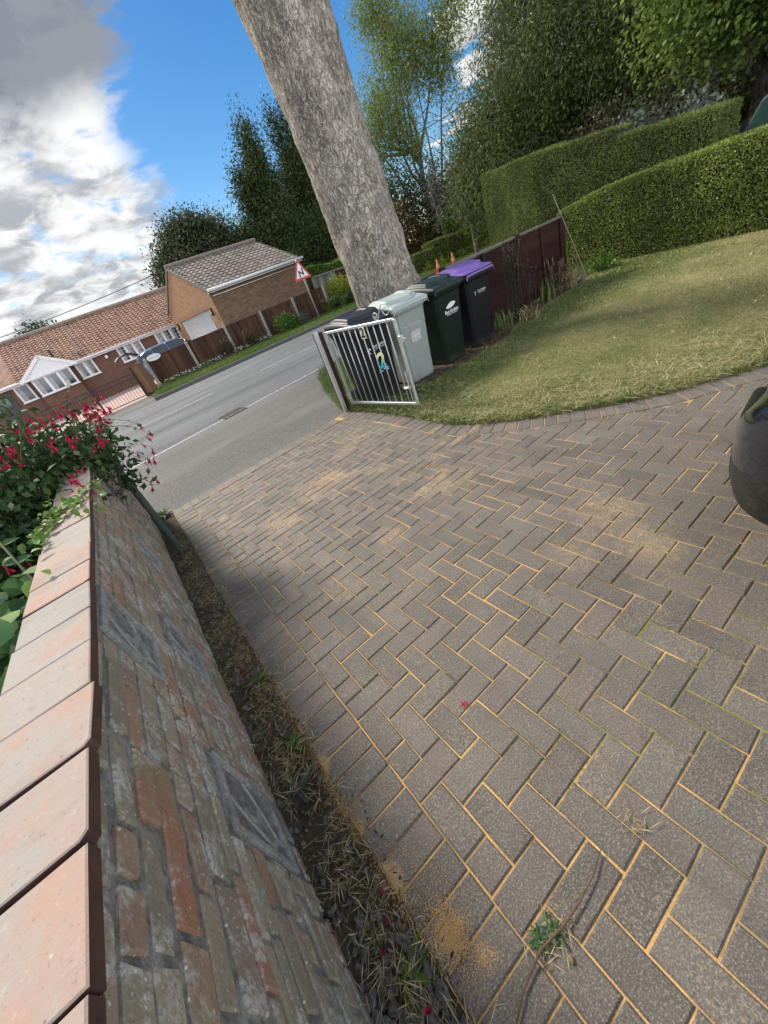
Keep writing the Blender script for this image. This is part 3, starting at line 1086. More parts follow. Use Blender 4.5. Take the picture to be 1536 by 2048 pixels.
# coping: one row of quarry tiles with open joints
mb = MB()
y = Y_A - .05
PITCH_T = .1785
n_t = int((Y_B - Y_A + .1) / PITCH_T)
for i in range(n_t):
    y0 = .3655 - 10 * PITCH_T + i * PITCH_T + random.gauss(0, .002)
    y1 = y0 + PITCH_T - .007
    if y1 > Y_B + .05:
        break
    zt = 1.092 + random.gauss(0, .0018)
    mb.rv = random.random()
    xr, xl = .022 + random.gauss(0, .002), -.176 + random.gauss(0, .002)
    sk = random.gauss(0, .002)
    poly = [(xl, y0 - 1.5 + sk), (xr, y0 - 1.5), (xr + sk, y1 - 1.5), (xl, y1 - 1.5 + sk)]
    poly = [(px, py) for px, py in poly]
    if i == 9:       # broken corner nearest the camera
        poly = [poly[0], (xr - .055, y0 - 1.5), (xr - .03, y0 - 1.5 + .012), (xr - .022, y0 - 1.5 + .03), (xr, y0 - 1.5 + .05), poly[2], poly[3]]
    elif random.random() < .3:
        poly = [poly[0], (poly[1][0] - .012, poly[1][1]), (poly[1][0], poly[1][1] + .01), poly[2], poly[3]]
    b0 = len(mb.f)
    mb.mi = 0
    mb.cham(poly, Matrix.Translation((0, 0, zt)), .0025, .030, (random.gauss(0, .006), random.gauss(0, .008)))
    npl = len(poly)
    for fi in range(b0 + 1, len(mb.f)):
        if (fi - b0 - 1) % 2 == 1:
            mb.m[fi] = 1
mb.mi, mb.rv = 0, .5
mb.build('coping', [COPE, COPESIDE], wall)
mb = MB()
mb.box(wl((Y_A + Y_B) / 2, 1.062, -.08), (.17, Y_B - Y_A, .018))
mb.build('coping_bed', MORT, wall)

# ------------------------------------------------------------------ iron gates
def make_gate(name, label, hinge, rz, L, H, steel, plaque):
    t = thing(name, label, 'gate', hinge, rz, 'pair of drive gates')
    mb = MB()
    w = .03
    mb.box((w / 2, 0, H / 2), (w, .03, H))
    mb.box((L - w / 2, 0, H / 2 - .006), (w, .03, H - .012))
    mb.box((L / 2, 0, H - w / 2 + .0005), (L - 2 * w, .029, w))
    mb.box((L / 2, 0, w / 2), (L - 2 * w, .029, w))
    mb.build('frame', steel, t, bevel=.003, seg=1)
    n = 11
    for i in range(1, n):
        b = MB()
        x = w + (L - 2 * w) * i / n
        b.tube([(x, 0, w * .8), (x, 0, H - w * .8)], .0065, 6)
        b.build('bar', steel, t, smooth=True)
    for z in (.12, H - .16):
        b = MB()
        b.tube([(-.012, 0, z - .035), (-.012, 0, z + .035)], .014, 8)
        b.box((-.04, 0, z), (.07, .014, .018))
        b.build('hinge', steel, t)
    b = MB()          # scroll on the top rail
    def spiral(cx, cz, r0, a0, turns, sgn):
        pts = []
        for k in range(26):
            u = k / 25
            a = a0 + sgn * turns * 2 * math.pi * u
            r = r0 * (1 - .78 * u)
            pts.append((cx + r * math.cos(a), 0, cz + r * math.sin(a)))
        return pts
    xs = L - .20
    s1 = spiral(xs + .09, H + .085, .07, math.pi * .80, 1.5, -1)
    s2 = spiral(xs - .075, H + .05, .048, -math.pi * .25, 1.4, -1)
    b.tube(s1[::-1] + [(xs - .02, 0, H + .06)] + s2, .006, 6)
    b.build('scroll', steel, t, smooth=True)
    b = MB()
    b.box((L + .012, 0, H - .22), (.03, .05, .075))
    b.tube([(L - .02, 0, H - .22), (L + .075, 0, H - .22)], .008, 6)
    b.build('latch', steel, t, bevel=.003, seg=1)
    b = MB()
    b.tube([(L - .045, -.025, .40), (L - .045, -.03, .22), (L - .12, -.03, .215)], .009, 6)
    b.box((L - .09, -.018, .215), (.12, .02, .03))
    b.tube([(L - .045, -.03, .215), (L - .045, -.03, .04)], .006, 6)
    b.build('drop_bolt', steel, t)
    if plaque:
        b = MB()
        b.box((L * .575, -.024, H - .088), (.092, .006, .13))
        p = b.build('number_plaque', plain('cream_enamel', (.72, .69, .55), .4, var=.06), t, bevel=.006)
        text('2', .15, TXTK, 'numeral', p, frame((L * .575, -.0285, H - .088), (1, 0, 0), (0, 0, 1)), .001, bold=.004)
    return t


GA, GB = Vector((2.52, 4.85, .10)), Vector((2.67, 3.57, .10))
gl = (GB - GA).length
make_gate('iron_gate', 'silver barred gate with scroll and number 2 plaque, open in front of the bins', GA,
          math.atan2(GB.y - GA.y, GB.x - GA.x), gl, .965, STEEL, True)
make_gate('iron_gate', 'dark barred metal gate leaf swung open flat along the garden wall', Vector((-.33, 4.93, .06)), R(-87.0), 1.29, .99, DSTEEL, False)
p = thing('gate_post', 'dark wooden gate post with galvanised edge beside the wheelie bins', 'post', (2.47, 4.98, 0))
b = MB()
b.box((0, 0, .54), (.10, .10, 1.08))
b.build('timber', POSTW, p, bevel=.006)
b = MB()
b.box((-.055, -.03, .55), (.012, .05, 1.1))
b.box((-.035, -.055, .55), (.028, .012, 1.0995))
b.build('angle_iron', STEEL, p)
p = thing('gate_post', 'dark gate post at the road end of the garden wall', 'post', (-.40, 5.03, 0))
b = MB()
b.box((0, 0, .55), (.10, .10, 1.1))
b.build('timber', POSTW, p, bevel=.006)

# ------------------------------------------------------------------ wheelie bins
def make_bin(label, x, y, rz, body_m, lid_m, rim_m, deco):
    t = thing('wheelie_bin', label, 'wheelie bin', (x, y, .02), rz, 'wheelie bins in a row by the fence')
    t.scale = (1, 1, 1.065)
    b = MB()
    # tapered body, rings of a rounded rectangle with a shallow channel on the front
    def ring(hw, f, bk, z, ch):
        return [(-hw + ch, f, z), (hw - ch, f, z), (hw, f + ch, z), (hw, bk - ch, z), (hw - ch, bk, z), (-hw + ch, bk, z), (-hw, bk - ch, z), (-hw, f + ch, z)]
    levels = [(.205, -.245, .20, .0), (.225, -.262, .215, .03), (.232, -.27, .245, .22), (.24, -.283, .27, .42), (.262, -.315, .31, .80), (.266, -.32, .315, .845), (.275, -.335, .33, .87), (.277, -.337, .332, .91)]
    vs, fs = [], []
    for hw, f, bk, z in levels:
        vs += ring(hw, f, bk, z, .05)
    for i in range(len(levels) - 1):
        for k in range(8):
            k2 = (k + 1) % 8
            fs.append((i * 8 + k, i * 8 + k2, (i + 1) * 8 + k2, (i + 1) * 8 + k))
    fs.append(tuple(range(8))[::-1])
    b.add(vs, fs)
    for sx_ in (-1, 1):     # pressed ridges down the front
        def fy(z):
            return np.interp(z, [q[3] for q in levels], [q[1] for q in levels])
        for z0, z1 in ((.06, .82),):
            n = 10
            for k in range(n):
                za, zb = z0 + (z1 - z0) * k / n, z0 + (z1 - z0) * (k + 1) / n
                xa = .150 + .03 * za
                b.add([(sx_ * xa - .008, fy(za) + .002, za), (sx_ * xa + .008, fy(za) + .002, za), (sx_ * xa + .008, fy(zb) + .002, zb), (sx_ * xa - .008, fy(zb) + .002, zb),
                       (sx_ * xa, fy(za) - .007, za), (sx_ * xa, fy(zb) - .007, zb)], [(0, 4, 5, 3), (4, 1, 2, 5)])
    b.build('body', body_m, t, bevel=.012, seg=3)
    b = MB()
    for (cx, cy, sx_, sy_) in ((0, -.345, .594, .035), (0, .335, .594, .035), (-.2845, -.005, .025, .645), (.2845, -.005, .025, .645)):
        b.box((cx, cy, .925), (sx_, sy_, .055))
    b.box((0, -.352, .892), (.56, .02, .012))
    b.build('rim', rim_m, t, bevel=.006)
    # lid: a moulded sheet that rises to the hinge, with a raised waved panel
    nu, nv = 61, 67
    us, vs_ = np.linspace(-.298, .298, nu), np.linspace(-.375, .335, nv)
    U, V = np.meshgrid(us, vs_)
    tt = (V + .375) / .71
    ss = lambda a, lo, hi: (lambda q: q * q * (3 - 2 * q))(np.clip((a - lo) / (hi - lo), 0, 1))
    Z = .958 + .066 * np.sin(np.clip(tt, 0, 1) * math.pi * .62) + .006 * (1 - (U / .3) ** 2)
    front = -.30 + .10 * ss(np.abs(U), .05, .24)
    Z += .042 * ss(V, front - .012, front + .016) * (1 - ss(np.abs(U), .225, .262)) * (1 - ss(V, .08, .33))
    Z -= .020 * ss(V, front + .16, front + .175) * (1 - ss(np.abs(U), .16, .185)) * (1 - ss(V, .16, .2))
    Z -= .05 * ss(np.abs(U), .275, .298) + .045 * (1 - ss(V, -.375, -.345))
    b = MB()
    vv = [(float(U[j, i]), float(V[j, i]), float(Z[j, i])) for j in range(nv) for i in range(nu)]
    ff = [(j * nu + i, j * nu + i + 1, (j + 1) * nu + i + 1, (j + 1) * nu + i) for j in range(nv - 1) for i in range(nu - 1)]
    b.add(vv, ff)
    lid = b.build('lid', lid_m, t, smooth=True)
    md = lid.modifiers.new('thickness', 'SOLIDIFY')
    md.thickness, md.offset = .006, -1
    b = MB()
    b.tube([(-.27, .385, .955), (.27, .385, .955)], .016, 10)
    for hx in (-.24, 0, .24):
        b.box((hx, .355, .95), (.03, .07, .05))
    b.build('handle', rim_m, t, smooth=False)
    for sx_ in (-1, 1):
        wv = MB()
        M = frame((sx_ * .235, .245, .10), (0, 1, 0), (0, 0, 1))
        c12 = [(.1 * math.cos(a), .1 * math.sin(a)) for a in [2 * math.pi * k / 20 for k in range(20)]]
        wv.prism(c12, M @ Matrix.Translation((0, 0, -.025)), .05)
        w_ = wv.build('wheel', TYRE, t, bevel=.01)
        hb = MB()
        c8 = [(.05 * math.cos(a), .05 * math.sin(a)) for a in [2 * math.pi * k / 16 for k in range(16)]]
        hb.prism(c8, M @ Matrix.Translation((0, 0, -.029)), .058)
        hb.build('hub', rim_m, w_)
    b = MB()
    b.tube([(-.235, .245, .10), (.235, .245, .10)], .011, 8)
    b.build('axle', STEEL, t)
    # lettering lies on the sloping front
    sl_ = math.atan2(.315 - .283, .80 - .42)
    def fm(z, x_=0.0, off=.003):
        fyv = np.interp(z, [q[3] for q in levels], [q[1] for q in levels])
        return frame((x_, fyv - off, z), (1, 0, 0), (0, -math.sin(sl_), math.cos(sl_)))
    deco(t, fm)
    return t


def plastic(name, c, rough=.42):
    m, g = mat(name)
    v = g.obj()
    scr = g.noise(g.map(v, (30, 30, 3)), 5, 5, .7)
    dust = g.noise(v, 7, 5, .65)
    z = g.sep(g.pos())[2]
    cc = g.mix(g.math('MULTIPLY', g.smooth(dust, .45, .75), .28), c, tuple(min(1, q * 1.4 + .012) for q in c))
    cc = g.mix(g.math('MULTIPLY', g.smooth(g.math('ADD', z, g.math('MULTIPLY', dust, .25)), .3, .08), .4), cc, (.10, .085, .06))
    g.out(g.bsdf(cc, g.math('ADD', g.math('MULTIPLY', scr, .3), rough - .05), g.bump(g.noise(v, 160, 3), .25, .002), 0, .28))
    return m


TYRE = plain('rubber', (.018, .018, .019), .8, var=.2, scale=40, bump=.003)
P_BLACK = plastic('black_bin_plastic', (.007, .009, .012))
P_BLID = plastic('black_lid_plastic', (.018, .021, .028), .34)
P_GREY = plastic('grey_bin_plastic', (.265, .30, .29))
P_GLID = plastic('grey_lid_plastic', (.34, .39, .38), .38)
P_GREEN = plastic('green_bin_plastic', (.003, .010, .006))
P_GRLID = plastic('green_lid_plastic', (.012, .026, .026), .36)
P_NAVY = plastic('navy_bin_plastic', (.004, .005, .009))
P_PURP = plastic('purple_lid_plastic', (.20, .12, .42), .40)
FADED = plain('faded_print', (.5, .56, .58), .6, var=.05)
STICK = plain('paper_sticker', (.46, .46, .48), .7, var=.25, scale=90)


def curl(b, cx, cz, s, M):
    pts = []
    for k in range(15):
        a = -.2 + k / 14 * 4.6
        r = s * (.55 + .45 * min(1, k / 10))
        pts.append(M @ Vector((cx + r * .6 * math.cos(a + .5), cz + r * math.sin(a + .5), .001)))
    b.tube(pts, s * .16, 5)


def deco1(t, fm):
    text('East Lindsey', .044, TXTW, 'lettering', t, fm(.665, .03))
    text('DISTRICT COUNCIL', .02, TXTW, 'lettering', t, fm(.632, .035))
    b = MB()
    curl(b, -.135, 0, .034, fm(.64))
    b.build('emblem', TXTW, t)
    text('2', .26, m_sticker(), 'numeral', t, fm(.47, .0, .004), .0008, bold=.006)
    b = MB()
    M = fm(.355, .0, .003)
    b.prism([(-.08, 0), (-.01, .0), (-.02, .012), (-.08, .012)], M, .001)
    b.prism([(.0, .012), (.085, .012), (.075, .028), (.0, .028)], M, .001)
    b.prism([(.03, -.012), (.085, -.012), (.08, .002), (.03, .002)], M, .001)
    b.build('sticker_stroke', plain('pale_blue_print', (.35, .55, .75), .5), t)


def deco2(t, fm):
    text('East Lindsey', .042, FADED, 'lettering', t, fm(.70, .03))
    text('DISTRICT COUNCIL', .019, FADED, 'lettering', t, fm(.668, .035))
    b = MB()
    curl(b, -.135, 0, .032, fm(.68))
    b.build('emblem', FADED, t)
    b = MB()
    b.prism([(-.085, -.065), (.075, -.065), (.085, .055), (.07, .066), (-.06, .06), (-.085, .04)], fm(.56, .01), .001)
    st = b.build('paper_label', STICK, t)
    b = MB()
    b.prism([(-.05, -.006), (.075, .012), (.075, .018), (-.05, .0)], fm(.56, .01, .0046), .0006)
    b.build('label_line', TXTW, st)


def deco3(t, fm):
    text('East Lindsey', .056, TXTW, 'lettering', t, fm(.635, .015), bold=.0012)
    text('DISTRICT COUNCIL', .023, TXTW, 'lettering', t, fm(.60, .015))
    b = MB()
    top = [(-.10 + .2 * u, .002 + .05 * math.sin(u * math.pi * .9) ** .8 + .018 * u ** 2) for u in [k / 10 for k in range(11)]]
    bot = [(-.10 + .2 * u, .002 - .012 * math.sin(u * math.pi) + .026 * u ** 3) for u in [k / 10 for k in range(10, -1, -1)]]
    b.prism(top[:] + bot[1:-1], fm(.68, .01), .001)
    b.build('emblem', TXTW, t)


def deco4(t, fm):
    text('East Lindsey', .036, TXTW, 'lettering', t, fm(.70, .035))
    text('DISTRICT COUNCIL', .015, TXTW, 'lettering', t, fm(.674, .03))
    b = MB()
    curl(b, -.105, 0, .022, fm(.69))
    b.build('emblem', TXTW, t)


make_bin('black wheelie bin with blue and yellow 2, behind the open silver gate', 2.92, 4.72, R(1.5), P_BLACK, P_BLID, P_BLID, deco1)
make_bin('pale grey wheelie bin with a paper label, between the black and the green bins', 3.56, 4.70, R(-2), P_GREY, P_GLID, P_GLID, deco2)
make_bin('dark green wheelie bin with white leaf emblem, second from the right', 4.24, 4.69, R(2), P_GREEN, P_GRLID, P_GREEN, deco3)
make_bin('dark navy wheelie bin with a purple lid at the right end of the row', 4.90, 4.71, R(1), P_NAVY, P_PURP, P_GRLID, deco4)

# ------------------------------------------------------------------ panel fence by the lawn
f = thing('panel_fence', 'low maroon lap panel fence between the bins and the hedge', 'fence', (6.5, 4.98, 0))


def lap_panel(x0, x1, h):
    b = MB()
    n = 8
    for k in range(n):
        z0 = .06 + (h - .08) * k / n
        hh = (h - .08) / n + .02
        b.rv = random.random()
        b.box(((x0 + x1) / 2 - 6.5, .0, z0 + hh / 2), (x1 - x0 - .02, .012, hh), rx=R(4))
    o = b.build('lap_boards', MAROON, f)
    for xx in (x0 + .03, (x0 + x1) / 2, x1 - .03):
        c = MB()
        c.rv = random.random()
        c.box((xx - 6.5, -.022, h / 2 + .02), (.045, .025, h - .02))
        c.build('batten', MAROONV, f, bevel=.003, seg=1)
    c = MB()
    c.rv = random.random()
    c.box(((x0 + x1) / 2 - 6.5, 0, h + .03), (x1 - x0, .06, .03))
    c.build('capping', GREYWOOD, f, bevel=.004, seg=1)


lap_panel(4.86, 6.55, 1.12)
lap_panel(6.66, 7.85, 1.12)
for xx in (4.82, 6.605, 7.90):
    c = MB()
    c.box((xx - 6.5, .0, .59), (.08, .08, 1.18))
    c.build('post', MAROONV, f, bevel=.005)

# ------------------------------------------------------------------ neighbour's boundary fence, sign and gates
FA = R(1.2)
f = thing('board_fence', 'long brown close board fence with concrete posts on the far side of the road', 'fence', (1.94, 20.0, 0), FA)


def board_panel(par, x0, x1, h, m, zb=.28, n=None):
    n = n or int((x1 - x0) / .115)
    b = MB()
    for k in range(n):
        a, c = x0 + (x1 - x0) * k / n, x0 + (x1 - x0) * (k + 1) / n
        b.rv = random.random()
        b.box(((a + c) / 2, random.gauss(0, .001) - .002, (zb + h) / 2), (c - a + .012, .014, h - zb), rz=R(5))
    b.build('board_panel', m, par)
    b = MB()
    b.rv = .2
    b.box(((x0 + x1) / 2, .0, zb - .075), (x1 - x0 - .01, .03, .15))
    b.build('gravel_board', FENCEW, par)
    b = MB()
    b.rv = .4
    b.box(((x0 + x1) / 2, 0, h + .012), (x1 - x0 - .01, .05, .024))
    b.build('capping', m, par)


def conc_post(par, x, y, h):
    b = MB()
    b.box((x, y, h / 2), (.11, .10, h))
    b.add([(x - .055, y - .05, h), (x + .055, y - .05, h), (x + .055, y + .05, h), (x - .055, y + .05, h), (x, y, h + .03)], [(0, 1, 4), (1, 2, 4), (2, 3, 4), (3, 0, 4)])
    b.build('post', CONC, par, bevel=.008)


PX = [0, 1.86, 3.72, 5.6, 7.44, 9.3]
for i, x in enumerate(PX):
    conc_post(f, x, -.02, 1.27 + .015 * i)
    if i < 5:
        board_panel(f, x + .06, PX[i + 1] - .06, 1.22 + .015 * i, FENCEW)
f = thing('side_panel', 'narrow tan board panel at the entrance beside the black gates', 'fence', (1.30, 19.42, 0), R(4))
board_panel(f, 0, .46, 1.20, LITWOOD, .10)
b = MB()
b.box((-.05, 0, .61), (.09, .09, 1.24))
b.build('post', FENCEW, f)
f = thing('slatted_fence', 'grey slatted fence with a pale top rail next to the garage', 'fence', (11.55, 21.35, 0), R(4))
board_panel(f, 0, 1.3, 1.72, GREYFENCE, .25)
board_panel(f, 1.42, 3.0, 1.62, FENCEW, .25)
for x in (-.06, 1.36, 3.06):
    b = MB()
    b.box((x, -.01, .88), (.1, .1, 1.78))
    b.build('post', GREYFENCE, f)
b = MB()
b.box((1.5, -.02, 1.755), (3.1, .12, .04), ry=R(1.8))
b.build('top_rail', CONC, f)

s_ = thing('house_name_sign', 'white oval house name plaque at the left end of the brown fence', 'sign', (2.32, 19.93, 1.21), FA)
ell = [(.29 * math.cos(a), .125 * math.sin(a)) for a in [2 * math.pi * k / 40 for k in range(40)]]
b = MB()
b.prism(ell, frame((0, -.035, 0), (1, 0, 0), (0, 0, 1)), .02)
b.build('plate', WHITE, s_, bevel=.004)
BLUEP = plain('blue_print', (.05, .16, .35), .5, var=.05)
ring = [(.262 * math.cos(a), .102 * math.sin(a)) for a in [2 * math.pi * k / 40 for k in range(41)]]
b = MB()
b.tube([(x, -.056, z) for x, z in ring], .003, 4, False)
b.build('rim_line', FADED, s_)
b = MB()     # lettering too faint to read in the photograph: rows of small strokes
x = -.20
while x < .2:
    w = random.uniform(.014, .026)
    h = random.uniform(.028, .046) * (1.35 if x < -.17 or x > .15 else 1)
    b.prism([(x, -.02), (x + w * .45, -.02), (x + w * .45, -.02 + h), (x, -.02 + h)], frame((0, -.0565, 0), (1, 0, 0), (0, 0, 1)), .001)
    b.prism([(x + w * .45, .0), (x + w, .0), (x + w, .009), (x + w * .45, .009)], frame((0, -.0565, 0), (1, 0, 0), (0, 0, 1)), .001)
    x += w + .009
b.build('lettering', BLUEP, s_)

# bend warning sign
s_ = thing('road_sign', 'red and white triangular double bend warning sign on a grey pole in the verge', 'road sign', (10.02, 19.3, .05), 0)
b = MB()
b.tube([(0, 0, 0), (-.06, 0, 1.84), (-.085, 0, 2.62)], .038, 12)
b.build('pole', plain('grey_sign_pole', (.42, .44, .45), .5, metal=.3, var=.1), s_, smooth=True)
ang = R(-40)
Mq = Matrix.Translation((-.10, -.05, 1.80)) @ Matrix.Rotation(ang, 4, 'Z') @ frame((0, 0, 0), (1, 0, 0), (0, 0, 1)) @ Matrix.Rotation(R(-1), 4, 'Z')


def rtri(s, rad, z0):
    base = [(-.5 * s, z0), (.5 * s, z0), (0, z0 + .98 * s)]
    out = []
    for i in range(3):
        a, p_, c = Vector(base[i - 1]), Vector(base[i]), Vector(base[(i + 1) % 3])
        u, w = (a - p_).normalized(), (c - p_).normalized()
        for k in range(6):
            t = k / 5
            q = p_ + (u * (1 - t) ** 2 + w * t ** 2) * rad * 1.7 + (u + w) * 0
            out.append(tuple(q))
    return out


REDS = plain('sign_red', (.55, .045, .05), .4, var=.05)
b = MB()
b.prism(rtri(.86, .04, 0), Mq, .012)
b.build('red_border', REDS, s_)
b = MB()
b.prism([(x, z + .09) for x, z in rtri(.61, .018, 0)], Mq @ Matrix.Translation((0, 0, .012)), .002)
b.build('white_panel', plain('sign_white', (.78, .8, .82), .4, var=.03), s_)
b = MB()
pts = [(-.092, .125), (-.092, .35), (.092, .19), (.092, .44)]
for a, c in zip(pts[:-1], pts[1:]):
    dx, dz = c[0] - a[0], c[1] - a[1]
    l = math.hypot(dx, dz)
    u = (dx / l, dz / l)
    w = .029
    b.prism([(a[0] - u[1] * w - u[0] * .02, a[1] + u[0] * w - u[1] * .02), (a[0] + u[1] * w - u[0] * .02, a[1] - u[0] * w - u[1] * .02),
             (c[0] + u[1] * w + u[0] * .02, c[1] - u[0] * w + u[1] * .02), (c[0] - u[1] * w + u[0] * .02, c[1] + u[0] * w + u[1] * .02)][::-1],
            Mq @ Matrix.Translation((0, 0, .0145 + .0005 * pts.index(a))), .001)
b.build('bend_symbol', TXTK, s_)


def iron_leaf(label, x, y, rz, L, H):
    t = thing('driveway_gate', label, 'gate', (x, y, 0), rz, 'black driveway gates opposite')
    b = MB()
    b.box((0, 0, H / 2 + .05), (.04, .04, H))
    b.box((L, 0, H / 2 + .05), (.04, .04, H))
    for z in (.08, H - .12, H + .03):
        b.box((L / 2, 0, z), (L, .025, .03))
    b.build('frame', IRON, t)
    n = int(L / .115)
    for k in range(1, n):
        c = MB()
        c.tube([(L * k / n, 0, .09), (L * k / n, 0, H + .03)], .008, 5)
        c.build('bar', IRON, t)
    return t


iron_leaf('right leaf of the black barred driveway gates, beside the tan panel', -.42, 19.28, 0, 1.62, .95)
iron_leaf('left leaf of the black barred driveway gates, behind the red flowers', -2.2, 19.28, 0, 1.74, .95)

# ------------------------------------------------------------------ houses
BR_H = ('x', (.20, .095, .062), (.135, .068, .048), (.24, .2, .165))
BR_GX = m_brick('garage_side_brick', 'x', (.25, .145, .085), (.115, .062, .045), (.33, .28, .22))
BR_GY = m_brick('sunlit_gable_brick', 'y', (.46, .26, .13), (.30, .15, .078), (.50, .40, .28))  # garage brick lightened on the gables, sunlight put into the colour
BR_HX = m_brick('house_brick', *BR_H)
BR_HY = m_brick('house_return_brick', 'y', *BR_H[1:])
TILE_R = m_tile('red_pantile', [(0, (.17, .085, .06)), (.5, (.25, .125, .085)), (1, (.32, .175, .12))], (.30, .21, .16))
TILE_G = m_tile('brown_grey_tile', [(0, (.14, .115, .10)), (.5, (.20, .168, .148)), (1, (.26, .22, .195))], (.17, .15, .135))


def tiled(name, par, m, o, along, up, L, S, tw=.27, course=.31, amp=.035):
    """a slope of profiled tiles: along = unit vector of the eaves, up = unit vector up the slope"""
    along, up = Vector(along).normalized(), Vector(up).normalized()
    nrm = along.cross(up).normalized()
    if nrm.z < 0:
        nrm = -nrm
    nc = max(1, round(L / tw))
    nr = max(1, round(S / course))
    b = MB()
    prof = [(0, 0), (.14, .55), (.3, 1), (.46, .55), (.6, .05), (.8, -.12)]
    for r in range(nr):
        s0, s1 = S * r / nr, S * (r + 1) / nr + .03
        for c in range(nc):
            b.rv = random.random()
            pl = [( (c + q) / nc * L, h) for q, h in prof] + [((c + 1) / nc * L, 0)]
            n = len(pl)
            lift0, lift1 = .052, .012
            v0 = [Vector(o) + along * x + up * s0 + nrm * (h * amp + lift0) for x, h in pl]
            v1 = [Vector(o) + along * x + up * s1 + nrm * (h * amp + lift1) for x, h in pl]
            v2 = [q - nrm * .03 for q in v0]
            b.add(v0 + v1 + v2, [(k, k + 1, n + k + 1, n + k) for k in range(n - 1)] + [(2 * n + k, 2 * n + k + 1, k + 1, k) for k in range(n - 1)])
    return b.build(name, m, par)


def window(par, x, z0, w, h, n, y=0.0, sill=True, bars=False, curtain=True):
    b = MB()
    fw_ = .055
    b.box((x + w / 2, y - .02, z0 + fw_ / 2), (w, .09, fw_))
    b.box((x + w / 2, y - .02, z0 + h - fw_ / 2), (w, .09, fw_))
    for k in range(n + 1):
        xx = x + fw_ / 2 + (w - fw_) * k / n
        b.box((xx, y - .0205, z0 + h / 2), (fw_ if k in (0, n) else .075, .089, h - 2 * fw_ - .001))
        if k < n:
            for s in (-1, 1):      # opening sash inside each light
                x0_ = x + fw_ / 2 + (w - fw_) * k / n
                x1_ = x0_ + (w - fw_) / n
                b.box(((x0_ if s < 0 else x1_) - s * .05, y - .03, z0 + h / 2), (.035, .05, h - 2 * fw_ - .002))
            if bars:
                cx = x + fw_ / 2 + (w - fw_) * (k + .5) / n
                b.box((cx, y - .024, z0 + h / 2), (.012, .012, h - 2 * fw_))
                for q in (1, 2, 3):
                    b.box((cx, y - .024, z0 + h * q / 4), ((w - fw_) / n - .07, .011, .012))
    o = b.build('window', WHITE, par, bevel=.004, seg=1)
    g_ = MB()
    g_.box((x + w / 2, y - .012, z0 + h / 2), (w - .06, .006, h - .06))
    g_.build('pane', GLASS, o)
    if curtain:
        c = MB()
        for k in range(n):
            x0_ = x + .06 + (w - .1) * k / n
            ww = (w - .1) / n
            for q in range(5):
                c.add([(x0_ + ww * q / 12, y - .020, z0 + .06), (x0_ + ww * (q + .6) / 12, y - .0195, z0 + .06), (x0_ + ww * (q + .6) / 12, y - .0195, z0 + h - .06), (x0_ + ww * q / 12, y - .020, z0 + h - .06)], [(0, 1, 2, 3)])
        c.build('curtain', CURTAIN, o)
    if sill:
        s = MB()
        s.box((x + w / 2, y - .07, z0 - .022), (w + .1, .14, .04))
        s.build('sill', WHITE, o, bevel=.005)
    return o


# garage
G = thing('brick_garage', 'buff brick garage with grey tiled roof and a white roller door', 'garage', (6.15, 21.5, 0), R(5.2))
GL_, GW_, GE_, GRZ = 5.35, 7.45, 2.84, 4.45
ang = math.atan2(GRZ - GE_, GW_ / 2)
b = MB()
b.add([(0, 0, 0), (GL_, 0, 0), (GL_, 0, GE_), (0, 0, GE_)], [(0, 1, 2, 3)])
b.build('side_wall', BR_GX, G)
b = MB()
b.add([(0, GW_, 0), (GL_, GW_, 0), (GL_, GW_, GE_), (0, GW_, GE_)], [(3, 2, 1, 0)])
b.build('side_wall', BR_GX, G)
DY0, DY1, DZ = 1.2, 6.35, 2.17
b = MB()
b.add([(0, 0, 0), (0, DY0, 0), (0, DY0, DZ), (0, 0, GE_), (0, DY1, 0), (0, GW_, 0), (0, GW_, GE_), (0, DY1, DZ), (0, GW_ / 2, GRZ), (0, DY0, GE_), (0, DY1, GE_)],
      [(0, 3, 9, 2, 1), (4, 7, 10, 6, 5), (2, 9, 10, 7), (3, 8, 6, 10, 9)])
b.add([(0, DY0, 0), (.22, DY0, 0), (.22, DY0, DZ), (0, DY0, DZ), (0, DY1, 0), (.22, DY1, 0), (.22, DY1, DZ), (0, DY1, DZ)], [(0, 3, 2, 1), (4, 5, 6, 7), (3, 7, 6, 2)])
b.build('gable_wall', BR_GY, G)
b = MB()
b.add([(GL_, 0, 0), (GL_, GW_, 0), (GL_, GW_, GE_), (GL_, GW_ / 2, GRZ), (GL_, 0, GE_)], [(0, 1, 2, 3, 4)])
b.build('gable_wall', BR_GY, G)
LINT = m_brick('soldier_brick', 'y', (.40, .22, .12), (.30, .15, .085), (.44, .36, .27), .075, .24)
b = MB()
b.box((-.006, (DY0 + DY1) / 2, DZ + .12), (.02, DY1 - DY0 + .3, .235))
b.build('lintel', LINT, G)
b = MB()
nsl = 27
for k in range(nsl):
    z = DZ * k / nsl
    h = DZ / nsl
    vs = [(.19, DY0, z + .004), (.17, DY0, z + h * .5), (.19, DY0, z + h - .004), (.19, DY1, z + .004), (.17, DY1, z + h * .5), (.19, DY1, z + h - .004)]
    b.add(vs, [(0, 1, 4, 3), (1, 2, 5, 4)])
b.add([(.195, DY0, 0), (.195, DY1, 0), (.195, DY1, DZ), (.195, DY0, DZ)], [(0, 3, 2, 1)])
dr = b.build('roller_door', GREYRIB, G)
b = MB()
for yy in (DY0 + .04, DY1 - .04):
    b.box((.15, yy, DZ / 2), (.06, .08, DZ))
b.build('door_guide', WHITE, dr)
for yy in (.62, 6.85):
    b = MB()
    b.box((-.06, yy, 2.0), (.10, .11, .34))
    o = b.build('wall_light', IRON, G, bevel=.01)
    b = MB()
    b.box((-.116, yy, 2.02), (.012, .08, .2))
    b.build('diffuser', plain('cream_diffuser', (.7, .62, .42), .4, var=.05), o)
